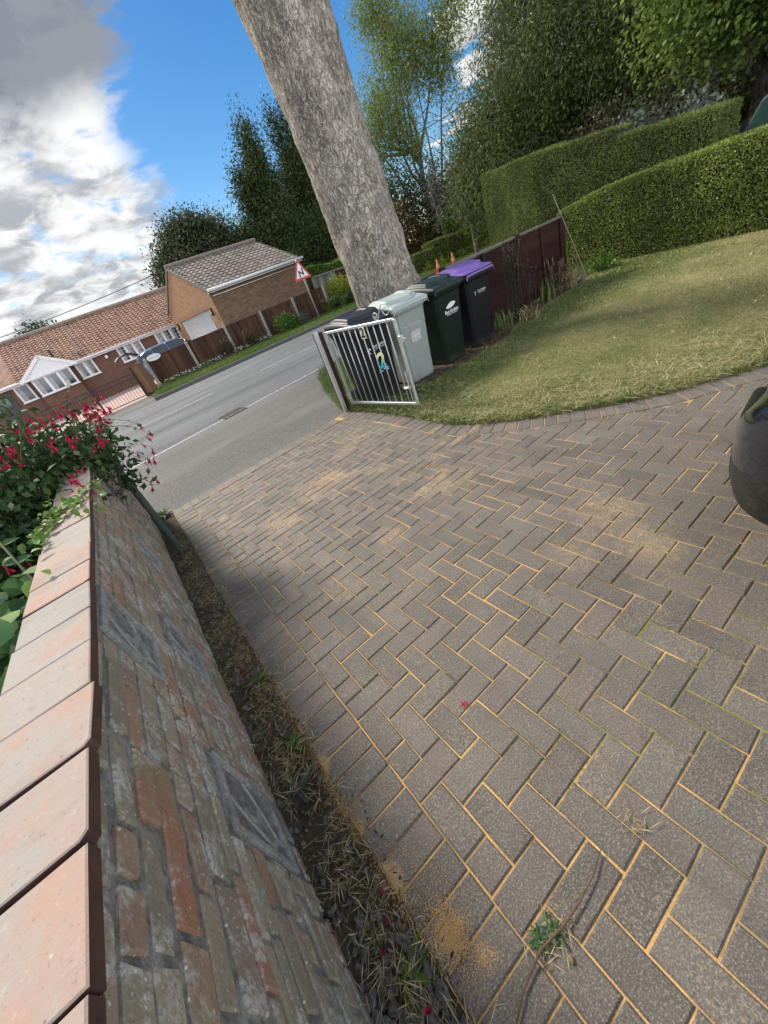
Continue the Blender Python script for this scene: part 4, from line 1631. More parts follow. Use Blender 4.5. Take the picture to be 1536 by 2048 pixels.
sl_ = (GW_ / 2) / math.cos(ang) + .28
upv = (0, math.cos(ang), math.sin(ang))
tiled('roof_slope', G, TILE_G, (-.06, -.25, GE_ - .25 * math.tan(ang) + .03), (1, 0, 0), upv, GL_ + .12, sl_, .30, .34)
tiled('roof_slope', G, TILE_G, (-.06, GW_ + .25, GE_ - .25 * math.tan(ang) + .03), (1, 0, 0), (0, -math.cos(ang), math.sin(ang)), GL_ + .12, sl_, .30, .34)
b = MB()
b.tube([(-.06, GW_ / 2, GRZ + .11), (GL_ + .06, GW_ / 2, GRZ + .11)], .11, 8)
for k in range(12):
    b.tube([(GL_ * k / 12, GW_ / 2, GRZ + .112), (GL_ * k / 12 + .05, GW_ / 2, GRZ + .112)], .125, 8)
b.build('ridge', TILE_G, G)
b = MB()
for sgn in (1,):
    for (y0_, z0_, y1_, z1_) in ((-.28, GE_ - .12, GW_ / 2, GRZ + .03), (GW_ + .28, GE_ - .12, GW_ / 2, GRZ + .03)):
        L = math.hypot(y1_ - y0_, z1_ - z0_)
        b.box((-.04, (y0_ + y1_) / 2, (z0_ + z1_) / 2), (.05, L, .10), rx=math.atan2(z1_ - z0_, y1_ - y0_))
b.build('verge_trim', plain('brown_verge', (.19, .17, .15), .7), G)
b = MB()
b.box((GL_ / 2, -.11, GE_ - .06), (GL_ + .1, .2, .17))
b.build('fascia', WHITE, G)
b = MB()
b.tube([(-.1, -.29, GE_ - .03), (GL_ + .1, -.29, GE_ - .03)], .062, 10)
b.tube([(.1, -.06, GE_ - .28), (GL_ - .1, -.06, GE_ - .28)], .018, 6)
b.build('gutter', plain('white_gutter', (.72, .73, .75), .3, var=.04), G, smooth=True)

# bungalow
H = thing('brick_bungalow', 'red brick bungalow with red pantile roof and white windows across the road', 'house', (0, 29.0, 0), R(1.2))
HX0, HX1, HE, HD, HR = -7.2, 7.5, 2.34, 8.2, 4.32
b = MB()
b.add([(HX0, 0, -.05), (HX1, 0, -.05), (HX1, 0, HE), (HX0, 0, HE)], [(0, 1, 2, 3)])
b.build('wall', BR_HX, H)
b = MB()
b.add([(HX0, HD, -.05), (HX1, HD, -.05), (HX1, HD, HE), (HX0, HD, HE)], [(1, 0, 3, 2)])
b.build('wall', BR_HX, H)
b = MB()
b.add([(HX1, 0, 0), (HX1, HD, 0), (HX1, HD, HE), (HX1, HD / 2, HR), (HX1, 0, HE)], [(0, 1, 2, 3, 4)])
b.build('end_wall', BR_HY, H)
b = MB()
b.add([(HX0, 0, 0), (HX0, HD, 0), (HX0, HD, HE), (HX0, 0, HE)], [(3, 2, 1, 0)])
b.build('end_wall', BR_HY, H)
ang = math.atan2(HR - HE, HD / 2)
sl_ = (HD / 2 + .3) / math.cos(ang)
tiled('roof_slope', H, TILE_R, (HX0 + 3.9, -.3, HE - .3 * math.tan(ang) + .06), (1, 0, 0), (0, math.cos(ang), math.sin(ang)), HX1 - HX0 - 3.8, sl_, .25, .29)
tiled('roof_slope', H, TILE_R, (HX0 + 3.9, HD + .3, HE - .3 * math.tan(ang) + .06), (1, 0, 0), (0, -math.cos(ang), math.sin(ang)), HX1 - HX0 - 3.8, sl_, .25, .29)
# hipped left end
nr = 15
b = MB()
for r in range(nr):
    t0, t1 = r / nr, (r + 1) / nr
    for c in range(16):
        u0, u1 = c / 16, (c + 1) / 16
        x0a, x0b = HX0 - .3 + 4.2 * t0, HX0 - .3 + 4.2 * t1
        xe = HX0 + 3.9
        b.rv = random.random()
        def pt(u, t, xs):
            return (xs + (xe - xs) * u, -.3 + (HD / 2 + .3) * t, HE - .24 + (HR - HE + .3) * t + .05 + .03 * math.cos(u * 16 * 2 * math.pi))
        b.add([pt(u0, t0, x0a), pt(u1, t0, x0a), pt(u1, t1, x0b), pt(u0, t1, x0b)], [(0, 1, 2, 3)])
b.add([(HX0 - .3, -.3, HE - .15), (HX0 + 3.9, HD / 2, HR + .08), (HX0 - .3, HD + .3, HE - .15)], [(0, 1, 2)])
b.add([(HX0 - .3, HD + .3, HE - .15), (HX0 + 3.9, HD + .3, HE - .15), (HX0 + 3.9, HD / 2, HR + .08)], [(0, 1, 2)])
b.build('hip_slope', TILE_R, H)
b = MB()
b.tube([(HX0 + 3.9, HD / 2, HR + .12), (HX1 + .1, HD / 2, HR + .12)], .12, 8)
for k in range(26):
    xx = HX0 + 3.95 + k * .42
    b.tube([(xx, HD / 2, HR + .12), (xx + .06, HD / 2, HR + .12)], .135, 8)
b.tube([(HX0 - .25, -.28, HE - .08), (HX0 + 3.9, HD / 2, HR + .12)], .11, 8)
b.build('ridge', plain('mortared_ridge', (.24, .19, .16), .85, var=.3, scale=9), H)
b = MB()
b.box(((HX0 + HX1) / 2, -.2, HE - .13), (HX1 - HX0 + .3, .06, .18))
b.box(((HX0 + HX1) / 2, -.1, HE - .2), (HX1 - HX0 + .2, .16, .03))
b.build('fascia', WHITE, H)
b = MB()
b.tube([(HX0 - .2, -.31, HE - .1), (HX1 + .1, -.31, HE - .1)], .055, 8)
b.build('gutter', WHITE, H, smooth=True)
window(H, -.52, 1.33, .96, .84, 2)
window(H, 1.80, 1.33, 1.42, .84, 3, bars=True)
window(H, 4.08, 1.40, 1.46, .74, 3, bars=True)
window(H, -3.62, 1.30, .72, .84, 1)
window(H, -5.6, 1.35, .8, .8, 2)
# small gabled bay
BX0, BX1, BD = -2.72, -.72, .55
by = MB()
by.add([(BX0, -BD, 0), (BX1, -BD, 0), (BX1, -BD, 2.2), (BX0, -BD, 2.2), (BX0, 0, 0), (BX1, 0, 0), (BX1, 0, 2.2), (BX0, 0, 2.2)], [(0, 1, 2, 3), (4, 0, 3, 7), (1, 5, 6, 2)])
bay = by.build('bay_wall', BR_HX, H)
o = window(H, BX0 + .05, 1.29, BX1 - BX0 - .1, .86, 3, -BD - .01)
b = MB()
b.add([(BX0 - .25, -BD - .12, 2.2), (BX1 + .3, -BD - .12, 2.2), ((BX0 + BX1) / 2 + .02, -BD - .12, 2.98)], [(0, 1, 2)])
for k in range(7):
    z = 2.26 + k * .1
    hw = (BX1 - BX0 + .55) / 2 * (1 - (z - 2.2) / .78)
    b.box(((BX0 + BX1) / 2 + .025, -BD - .122, z), (2 * hw, .012, .012))
b.build('pediment', WHITE, H)
b = MB()
xc = (BX0 + BX1) / 2 + .02
for x0_ in (BX0 - .35, BX1 + .4):
    L = math.hypot(xc - x0_, .86)
    b.box(((x0_ + xc) / 2, -BD - .16, 2.2 + .41), (L + .05, .05, .15), ry=-math.atan2(.86, xc - x0_) if xc > x0_ else math.atan2(.86, x0_ - xc))
b.box((xc, -BD - .15, 2.2), (BX1 - BX0 + .7, .06, .10))
b.build('barge_board', WHITE, H)
for sgn, x0_ in ((1, BX0 - .38), (-1, BX1 + .42)):
    half = abs(xc - x0_)
    a2 = math.atan2(.90, half)
    tiled('bay_roof', H, TILE_R, (x0_, -BD - .14 if sgn > 0 else 2.3, 2.2), (0, 1, 0) if sgn > 0 else (0, -1, 0), (sgn * math.cos(a2), 0, math.sin(a2)), 2.44, half / math.cos(a2), .25, .29)
# porch door left of the bay
b = MB()
b.box((-4.35, -.03, 1.0), (.95, .06, 2.0))
dd = b.build('door', plain('dark_door', (.035, .03, .032), .4), H)
b = MB()
b.box((-4.35, -.07, 1.55), (.5, .02, .55))
b.build('glazing', GLASS, dd)
for (px_, pz) in ((-1.1, 2.75), (.02, 2.62)):
    b = MB()
    yb = (pz - HE) / math.tan(ang) - .2
    b.tube([(px_, yb, pz - .1), (px_, yb, pz + .42)], .05, 8)
    b.tube([(px_, yb, pz + .42), (px_, yb, pz + .47)], .07, 8)
    b.build('vent_pipe', IRON if px_ < -.5 else CONC, H)
b = MB()
b.box((1.15, -.09, 1.93), (.14, .18, .16))
b.build('flood_light', WHITE, H, bevel=.01)

# ------------------------------------------------------------------ cars
def m_car(name, col, rough=.25, coat=.8, metal=.3):
    m, g = mat(name)
    v = g.obj()
    dirt = g.noise(v, 3.5, 5, .6)
    z = g.sep(v)[2]
    c = g.mix(g.math('MULTIPLY', g.smooth(g.math('ADD', z, g.math('MULTIPLY', dirt, .3)), .75, .3), .35), col, (.09, .075, .055))
    g.out(g.bsdf(c, g.math('ADD', g.math('MULTIPLY', dirt, .2), rough - .08), None, metal, .5, coat))
    return m


def m_bumper():
    m, g = mat('grained_bumper_plastic')
    v = g.obj()
    x, y, z = g.sep(v)
    s1_ = g.noise(g.map(v, (1, 1, 1)), 6, 5, .7, 1.5)
    scr = g.smooth(g.math('ABSOLUTE', g.math('SUBTRACT', s1_, .5)), .018, .004)
    scr2 = g.smooth(g.math('ABSOLUTE', g.math('SUBTRACT', g.noise(g.map(v, loc=(3, 3, 3)), 4.5, 4, .6, 2.0), .47)), .014, .004)
    sc_ = g.math('MULTIPLY', g.math('MAXIMUM', scr, scr2), g.smooth(g.noise(v, 3, 3), .42, .6))
    c = g.ramp(g.noise(v, 5, 5, .6), [(.3, (.012, .012, .013)), (.7, (.028, .027, .026))])
    c = g.mix(g.math('MULTIPLY', sc_, .22), c, (.14, .13, .11))
    c = g.mix(g.math('MULTIPLY', g.smooth(g.noise(g.map(v, loc=(1, 2, 8)), 7, 5, .7), .62, .75), .12), c, (.12, .08, .05))
    g.out(g.bsdf(c, .46, g.bump(g.noise(v, 300, 2), .3, .001), 0, .4))
    return m


LAMP = plain('smoked_lamp_lens', (.02, .022, .025), .08, var=.15, spec=.6)
CGLASS = m_glass('car_glass', (.012, .018, .026))
BUMP = m_bumper()


def make_car(label, loc, rz, L, W_, Ht, paint, tailgate=False, estate=True, bump=None):
    """nose towards +y; lofted body, glass band, bumpers, wheels"""
    t = thing('parked_car', label, 'car', loc, rz)
    hw = W_ / 2
    belt = Ht * .60
    # stations from nose to tail: (y, half width, z bottom, belt z, roof z, roof half width)
    if estate:
        st = [(0, .62, .26, .60, .60, .6), (-.06, .80, .19, .70, .70, .74), (-.2, .92, .16, .78, .785, .80), (-.55, .985, .18, .84, .86, .80), (-.95, 1, .2, .93, .95, .82),
              (-1.30, 1, .2, .96, 1.08, .80), (-1.75, 1, .2, .98, 1.34, .72), (-2.1, 1, .2, .985, Ht * .985, .70), (-2.6, 1, .2, .99, Ht, .70), (-3.3, 1, .2, 1.0, Ht * .99, .69),
              (L * -.90, .99, .22, 1.01, Ht * .955, .67), (-L + .22, .96, .24, 1.0, 1.22, .70), (-L + .06, .88, .28, .96, .98, .72), (-L, .78, .36, .88, .88, .66)]
    b = MB()
    rings = []
    for (y, w, zb, zt, zr, rw) in st:
        w *= hw
        r = rw * hw if zr > zt + .03 else w * .86
        pts = [(0, zb), (w * .80, zb), (w * .95, zb + .07), (w * .995, zb + .22), (w, (zb + zt) * .52), (w * .985, zt - .10), (w * .955, zt), (r, zr - .045 if zr > zt + .05 else zt + .004), (r * .86, zr + .0), (0, zr + .02)]
        rings.append([(x, y, z) for x, z in pts])
    n = len(rings[0])
    vs, fs, fm_ = [], [], []
    for rg in rings:
        vs += rg
    m_ = len(vs)
    vs += [(-x, y, z) for x, y, z in vs]
    glass_faces = []
    for i in range(len(rings) - 1):
        for k in range(n - 1):
            q = (i * n + k, i * n + k + 1, (i + 1) * n + k + 1, (i + 1) * n + k)
            low = k <= 3 and (i < 3 or i >= len(rings) - 3)
            is_g = (k == 6 and 5 <= i <= 10) or (k in (7, 8) and i in (5, 6)) or (k in (6, 7, 8) and i == 10 and not tailgate)
            for qq in (q, tuple(p_ + m_ for p_ in q)[::-1]):
                fs.append(qq)
                fm_.append(1 if is_g else (2 if low or k == 0 else 0))
    fs.append(tuple(range(n)) )
    fs.append(tuple(m_ + k for k in range(n))[::-1])
    e = (len(rings) - 1) * n
    fs.append(tuple(e + k for k in range(n))[::-1])
    fs.append(tuple(m_ + e + k for k in range(n)))
    fm_ += [2, 2, 2, 2]
    def piece(name, sel, m):
        used = sorted({v for f_, k in zip(fs, fm_) if k == sel for v in f_})
        mp = {v: i for i, v in enumerate(used)}
        c = MB()
        c.add([vs[v] for v in used], [tuple(mp[v] for v in f_) for f_, k in zip(fs, fm_) if k == sel])
        o = c.build(name, m, t, smooth=True)
        wd = o.modifiers.new('weld', 'WELD')
        wd.merge_threshold = .002
        sd = o.modifiers.new('round', 'SUBSURF')
        sd.levels = sd.render_levels = 2
        return o
    piece('body', 0, paint)
    piece('bumper', 2, bump or BUMP)
    piece('windows', 1, CGLASS)
    for yy in (-1.72, -2.62, -3.35):
        zr_ = np.interp(-yy, [-q[0] for q in st], [q[4] for q in st])
        for sx_ in (-1, 1):
            c = MB()
            c.tube([(sx_ * hw * .965, yy, belt + .02), (sx_ * hw * .87, yy - .02, (belt + zr_) / 2 + .03), (sx_ * hw * .73, yy - .05, zr_ - .03)], .035, 6)
            c.build('pillar', paint, t, smooth=True)
    for (yy, sx_) in ((-.82, 1), (-.82, -1), (-L + .85, 1), (-L + .85, -1)):
        c = MB()
        c.tube([(sx_ * (hw - .20), yy, .31), (sx_ * (hw + .006), yy, .31)], .31, 28)
        w_ = c.build('wheel', TYRE, t, bevel=.03)
        c = MB()
        c.tube([(sx_ * (hw - .1), yy, .31), (sx_ * (hw + .012), yy, .31)], .20, 24)
        for k in range(5):
            a = 2 * math.pi * k / 5
            c.box((sx_ * (hw + .014), yy + .1 * math.cos(a), .31 + .1 * math.sin(a)), (.016, .19, .05), rx=a)
        c.build('rim', plain('alloy_rim', (.4, .41, .42), .35, metal=.7), w_)
    for sx_ in (-1, 1):
        c = MB()
        c.box((sx_ * hw * .48, -.045, .60), (hw * .30, .10, .10), rz=-sx_ * .12)
        c.build('headlight', LAMP, t, bevel=.03, seg=3)
        c = MB()
        c.box((sx_ * (hw + .07), -1.55, 1.0), (.16, .09, .12))
        c.build('mirror', paint, t, bevel=.03, seg=3)
    c = MB()
    c.box((0, -.005, .45), (.52, .02, .11))
    c.build('number_plate', plain('plate_white', (.7, .7, .68), .4), t)
    if tailgate:
        c = MB()
        y0_, z0_ = -L * .92, Ht - .05
        prof = [(0, 0), (-.42, .20), (-.80, .14), (-1.0, .02)]
        for (a, d_) in zip(prof[:-1], prof[1:]):
            c.add([(-.62, y0_ + a[0], z0_ + a[1]), (.62, y0_ + a[0], z0_ + a[1]), (.62, y0_ + d_[0], z0_ + d_[1]), (-.62, y0_ + d_[0], z0_ + d_[1]),
                   (-.6, y0_ + a[0], z0_ + a[1] - .06), (.6, y0_ + a[0], z0_ + a[1] - .06), (.6, y0_ + d_[0], z0_ + d_[1] - .06), (-.6, y0_ + d_[0], z0_ + d_[1] - .06)],
                  [(0, 1, 2, 3), (7, 6, 5, 4), (0, 3, 7, 4), (1, 5, 6, 2)])
        c.build('tailgate', plain('black_trim', (.015, .016, .018), .4), t)
    return t


make_car('dark car with a scuffed black bumper parked on the block paving at the right', (2.47, .495, .0), 0, 4.0, 1.74, 1.53, m_car('dark_blue_paint', (.008, .010, .020), .12, 1.0, .2))
make_car('blue estate car with its tailgate open behind the brown fence', (6.05, 23.3, .06), R(-88), 4.3, 1.75, 1.52, m_car('mid_blue_paint', (.06, .16, .34), .25), True)
make_car('black car in deep shade beyond the right hedge', (17.2, 6.9, .25), R(20), 4.2, 1.8, 1.6, m_car('black_paint', (.008, .008, .01), .4, .3))

# ------------------------------------------------------------------ vegetation helpers
def crown_quads(blobs, nclump, per, L, Wd, cr, droop=0.0, shell=.55, aim=.5, zmin=.05, stretch=(1, 1, 1)):
    """leaf quads in clumps scattered through ellipsoids (cx,cy,cz,rx,ry,rz)"""
    vol = np.array([b[3] * b[4] * b[5] for b in blobs]) ** .75
    cnt = np.maximum(1, (nclump * vol / vol.sum()).astype(int))
    Ps, Os, Rn = [], [], []
    for b, c in zip(blobs, cnt):
        dvec = rand_dirs(c)
        rr = (shell + (1 - shell) * RNG.random(c)) * (1 + .16 * fnoise(dvec * 3.0, 1.4, b[0])) * (RNG.random(c) ** .22)
        ctr = np.array(b[:3]) + dvec * rr[:, None] * np.array(b[3:6])
        tone = RNG.random(c)
        for k in range(1):
            off = RNG.normal(size=(c, per, 3)) * cr * np.array(stretch)
            if droop:
                off[:, :, 2] -= np.abs(RNG.normal(size=(c, per))) * droop
            P = ctr[:, None, :] + off
            out = unit(P - np.array(b[:3])[None, None, :])
            Ps.append(P.reshape(-1, 3))
            Os.append(out.reshape(-1, 3))
            Rn.append(np.clip(np.repeat(tone, per) * .55 + RNG.random(c * per) * .45, 0, 1))
    P, O, r = np.concatenate(Ps), np.concatenate(Os), np.concatenate(Rn)
    keep = P[:, 2] > zmin
    P, O, r = P[keep], O[keep], r[keep]
    n = len(P)
    D = unit(rand_dirs(n) + O * aim + np.array([0, 0, -droop * 4 if droop else -.15]))
    N = unit(rand_dirs(n) * .8 + O * .5 + np.array([0, 0, .6]))
    sc = .7 + .6 * RNG.random(n)
    return leaf_quads(P, D, N, L * sc, Wd * sc), r


def limb(b, p0, p1, r0, r1, wob=.08, n=6, seg=7):
    p0, p1 = Vector(p0), Vector(p1)
    L = (p1 - p0).length
    pts, rad = [], []
    ph = random.uniform(0, 6)
    for k in range(n + 1):
        t = k / n
        q = p0.lerp(p1, t)
        if 0 < k < n:
            q += Vector((math.sin(ph + t * 4), math.cos(ph * 1.3 + t * 3.4), .3 * math.sin(t * 5 + ph))) * wob * L * .5
        pts.append(q)
        rad.append(r0 + (r1 - r0) * t)
    b.tube(pts, rad, seg)
    return pts


def tree(name, label, base, h, tr, blobs, nclump, per, L, Wd, cr, m, bark=None, group=None, droop=0.0, limbs=7, shell=.5, lean=(0, 0), cat='tree', top=None, stretch=(1, 1, 1)):
    t = thing(name, label, cat, (0, 0, 0), 0, group)
    t.location = base
    bx, by, bz = base
    b = MB()
    topp = (lean[0], lean[1], h)
    limb(b, (0, 0, -.1), topp, tr, tr * .45, .03, 8, 10)
    for k in range(limbs):
        bl = random.choice(blobs)
        z0 = h * random.uniform(.35, 1.0)
        s = z0 / h
        e = (bl[0] + random.uniform(-.6, .6) * bl[3], bl[1] + random.uniform(-.6, .6) * bl[4], bl[2] + random.uniform(-.2, .7) * bl[5])
        e = (e[0], e[1], max(e[2], z0 + .3) if not droop else e[2])
        pts = limb(b, (lean[0] * s, lean[1] * s, z0), e, tr * .42, tr * .08, .10, 6, 6)
        for q in range(2):
            pp = pts[random.randint(2, 5)]
            e2 = pp + Vector((random.uniform(-1, 1) * bl[3], random.uniform(-1, 1) * bl[4], random.uniform(-.1, .8) * bl[5])) * .55
            limb(b, pp, e2, tr * .16, tr * .03, .1, 4, 5)
    b.build('trunk', bark or BARK2, t, smooth=True)
    Q, r = crown_quads(blobs, nclump, per, L, Wd, cr, droop, shell, zmin=-bz + .02 - bz * 0, stretch=stretch)
    quad_mesh('crown', Q, m, t, r)
    return t


def hedge(name, label, x0, y0, x1, y1, z_at, thick, m, n_m2, L, Wd, core_m, lumps=.05, group=None, rz=0, cat='hedge'):
    """clipped hedge from (x0,y0) to (x1,y1); thickness to the left of that direction; z_at(t) = height"""
    t = thing(name, label, cat, (x0, y0, 0), 0, group)
    d_ = np.array([x1 - x0, y1 - y0])
    Lh = float(np.linalg.norm(d_))
    u = d_ / Lh
    nl = np.array([-u[1], u[0]])
    sgn = 1 if thick > 0 else -1
    b = MB()
    ns = max(3, int(Lh / .5))
    for i in range(ns):
        ta, tb = i / ns, (i + 1) / ns
        vs = []
        for tt in (ta, tb):
            for off in (.07 * sgn, thick - .07 * sgn):
                for zz in (0.02, z_at(tt) - .08):
                    q = u * Lh * min(max(tt, .07 / Lh), 1 - .07 / Lh) + nl * off
                    vs.append((q[0], q[1], zz))
        b.add(vs, [(0, 4, 5, 1), (3, 7, 6, 2), (1, 5, 7, 3)] + ([(0, 1, 3, 2)] if i == 0 else []) + ([(4, 6, 7, 5)] if i == ns - 1 else []))
    b.build('branch_core', core_m, t)
    def lay_leaves(n, P, Nn):
        lump = lumps * fnoise(P + np.array([x0, y0, 0]), 2.2, 1.0) + lumps * .6 * fnoise(P + np.array([x0, y0, 0]), 6.0, 4.0)
        P = P + Nn * (lump * .55 + RNG.normal(size=n) * .013 - .012)[:, None]
        D = unit(rand_dirs(n) + Nn * .5 + np.array([0, 0, .35]))
        N = unit(rand_dirs(n) * .7 + Nn)
        s = .7 + .6 * RNG.random(n)
        return leaf_quads(P, D, N, L * s, Wd * s)
    Q, Rr = [], []
    zs = np.vectorize(z_at)
    def patch(n, T, off, zf, nrm):
        q = np.outer(T * Lh, u) + np.outer(off, nl)
        P = np.stack([q[:, 0], q[:, 1], zf], 1)
        Q.append(lay_leaves(len(P), P, np.broadcast_to(np.array(nrm, float), P.shape)))
        Rr.append(np.clip(RNG.random(len(P)), 0, 1))
    hm = float(np.mean(zs(np.linspace(0, 1, 9))))
    n = int(Lh * hm * n_m2)
    for side, off in ((-1, 0.0), (1, thick)):
        T = RNG.random(n)
        patch(n, T, np.full(n, off), RNG.random(n) * zs(T), (*(nl * side * sgn), 0.0))
    n = int(Lh * abs(thick) * n_m2 * 1.3)
    T = RNG.random(n)
    patch(n, T, RNG.random(n) * thick, zs(T) - .01, (0, 0, 1))
    for tt, sg in ((0.0, -1), (1.0, 1)):
        n = int(abs(thick) * hm * n_m2)
        T = np.full(n, tt)
        patch(n, T, RNG.random(n) * thick, RNG.random(n) * z_at(tt), (*(u * sg), 0.0))
    quad_mesh('leaves', np.concatenate(Q), m, t, np.concatenate(Rr))
    return t


CORE = plain('hedge_interior', (.022, .022, .012), .9, var=.4, scale=8)
COREY = plain('bright_hedge_interior', (.06, .075, .012), .9, var=.4, scale=8)

# ------------------------------------------------------------------ hedges
hedge('clipped_hedge', 'long clipped privet hedge along the right side of the lawn', 9.32, -2.5, 9.32, 5.95,
      lambda t: 1.52 - .30 * t + .03 * math.sin(9 * t) - .25 * max(0, t - .9) * 10 * .35, -.9, L_HEDGE, 3800, .034, .020, CORE, .045, 'clipped hedges')
hedge('clipped_hedge', 'taller dark conifer hedge behind the privet hedge', 12.0, 4.2, 12.0, 8.35,
      lambda t: 2.00 + .46 * t - (.17 if t < .5 else 0.0), -1.1, L_CONIF, 2600, .060, .016, CORE, .05, 'clipped hedges')
hedge('clipped_hedge', 'sunlit end block of the tall conifer hedge, turned away beyond the maroon fence', 12.06, 8.42, 13.4, 11.2,
      lambda t: 2.47 + .18 * t, -1.1, L_CONIF, 2600, .060, .016, CORE, .05, 'clipped hedges')
hx = [(16.2, 17.7, 1.05, L_CONIF, CORE, 'dark green end section of the low hedge row beyond the cones'), (17.75, 18.9, 1.32, L_HEDGE, CORE, 'mid green section of the low hedge row, second from the left'),
      (18.95, 20.1, 1.28, L_CONIF, CORE, 'dark section of the low hedge row, next to the brightest section'), (20.15, 22.3, 1.26, L_YEL, COREY, 'bright yellow green section of the low hedge row beside the tall hedge')]
for a, c, h, m, cm_, lab in hx:
    hedge('low_hedge', lab, a, 18.6, c, 18.6, lambda t, h=h: h, .9, m, 900, .07, .04, cm_, .04, 'row of low hedges across the road')
hedge('laurel_hedge', 'bright green laurel hedge behind the slatted fence', 11.9, 24.0, 16.5, 24.6, lambda t: 2.25 + .12 * math.sin(7 * t), 1.2, L_LAUREL, 700, .11, .06, COREY, .08)
for i in range(7):
    x = 16.6 + i * .85 + random.uniform(-.2, .2)
    t = thing('yellow_plant', 'low yellow green plant in the bed in front of the far hedge row', 'plant', (x, 18.0 + random.uniform(-.1, .1), .08), 0, 'yellow plants before the far hedges')
    Q, r = crown_quads([(0, 0, .15, .32, .2, .22)], 40, 8, .08, .045, .07)
    quad_mesh('leaves', Q, L_YEL, t, r)

# ------------------------------------------------------------------ the big roadside tree
T = thing('sycamore_tree', 'massive leaning tree trunk with flaking grey bark behind the wheelie bins', 'tree', (4.80, 6.3, 0))
nz_, na = 150, 110
BURRS = [(random.uniform(0, 6.28), random.uniform(.4, 6), random.uniform(.07, .22), random.choice((-1, 1, 1)) * random.uniform(.015, .05)) for _ in range(34)]
zs = np.linspace(-.05, 6.6, nz_)
vs, fs = [], []
for i, z in enumerate(zs):
    ax_ = .06 - .085 * max(0, z) - .004 * max(0, z - 1) ** 2
    ay_ = .02 * z
    r0 = .515 + .16 * math.exp(-max(z, 0) / .35) + .012 * z + .03 * math.sin(z * 1.3)
    for k in range(na):
        a = 2 * math.pi * k / na
        fl = 1 + .05 * math.sin(3 * a + z * .35) + .025 * math.sin(5 * a - z * .6 + 1) + .10 * math.exp(-max(z, 0) / .3) * math.sin(5 * a)
        nv = mnoise.fractal(Vector((math.cos(a) * 3.2, math.sin(a) * 3.2, z * 2.2)), .8, 2.1, 6) * .026
        for (ba, bz_, bw_, bh_) in BURRS:
            da = (a - ba + math.pi) % (2 * math.pi) - math.pi
            nv += bh_ * math.exp(-((da * .52) ** 2 + (z - bz_) ** 2) / (2 * bw_ ** 2))
        r = r0 * fl + nv
        vs.append((ax_ + r * math.cos(a), ay_ + r * math.sin(a), z))
for i in range(nz_ - 1):
    for k in range(na):
        k2 = (k + 1) % na
        fs.append((i * na + k, i * na + k2, (i + 1) * na + k2, (i + 1) * na + k))
b = MB()
b.add(vs, fs)
tx, ty = .06 - .085 * 6.5 - .004 * 30, .13
for (e, r) in (((-2.2, -.8, 10.5), .34), ((1.4, 1.6, 11.5), .36), ((.8, -1.6, 10.2), .26), ((-1.5, 2.2, 10), .26)):
    limb(b, (tx, ty, 6.2), e, r, .08, .06, 7, 10)
b.build('trunk', BARK, T, smooth=True)
Q, r = crown_quads([(-.3, .2, 10.0, 3.2, 3.0, 2.3), (1.8, 1.4, 10.6, 2.2, 2.2, 1.8), (2.6, -.6, 9.4, 2.0, 1.8, 1.6)], 1500, 11, .17, .13, .38)
quad_mesh('crown', Q, L_MAPLE, T, r)

# ------------------------------------------------------------------ background trees
GR = 'trees of the wood behind the garage and hedges'
tree('oak_tree', 'round dull brown green tree to the left, overhanging the garage roof', (10.2, 35.5, 0), 4.2, .35,
     [(0, 0, 5.6, 2.9, 2.6, 2.7), (-1.7, 0, 4.9, 1.7, 1.8, 2.0), (1.8, .5, 6.3, 2.3, 2.2, 2.2), (.2, 0, 7.0, 2.0, 2.0, 1.6), (-2.3, -.3, 4.0, 1.0, 1.0, 1.3)], 3600, 13, .18, .115, .32, L_OAK, group=GR, limbs=10)
tree('conical_tree', 'dark spire topped tree standing left of the big trunk', (17.3, 35.0, 0), 8.5, .3,
     [(0, 0, 4.0, 3.0, 2.6, 4.0), (.2, 0, 7.6, 2.1, 1.9, 3.0), (.5, 0, 10.6, 1.0, 1.0, 2.3), (-1.3, 0, 8.3, .8, .8, 2.0), (-2.0, 0, 4.4, 1.9, 1.8, 3.0)], 4800, 13, .18, .10, .33, L_DARK, group=GR, limbs=9, stretch=(1, 1, 1.5))
tree('conical_tree', 'dark tree with thin upright shoots just left of the big trunk', (21.4, 35.5, 0), 9, .3,
     [(0, 0, 4.0, 3.2, 2.6, 4.0), (0, 0, 8.0, 2.3, 2.0, 3.2), (-.8, 0, 11.2, .55, .55, 2.2), (.5, 0, 11.6, .5, .5, 2.2), (1.5, 0, 10.8, .6, .6, 2.4)], 4800, 13, .18, .10, .33, L_DARK, group=GR, limbs=9, stretch=(1, 1, 1.5))
tree('dark_tree', 'dark broad tree filling the gap behind the garage ridge', (13.8, 38.0, 0), 4.5, .3, [(0, 0, 5.2, 3.2, 2.5, 3.6), (2.5, 0, 4.0, 2.8, 2.2, 3.6), (0, 0, 2.0, 3.6, 2.2, 2.2)], 2000, 13, .20, .11, .36, L_CONIF, group=GR, limbs=6)
tree('dark_tree', 'dark leafy tree behind the laurel hedge', (19.5, 31.5, 0), 3.5, .25, [(0, 0, 3.2, 3.4, 2.0, 3.4), (2.6, .6, 3.6, 2.4, 1.8, 3.4), (-3, 0, 2.2, 2.0, 1.5, 2.4)], 2400, 13, .17, .09, .32, L_DARK, group=GR, limbs=6)
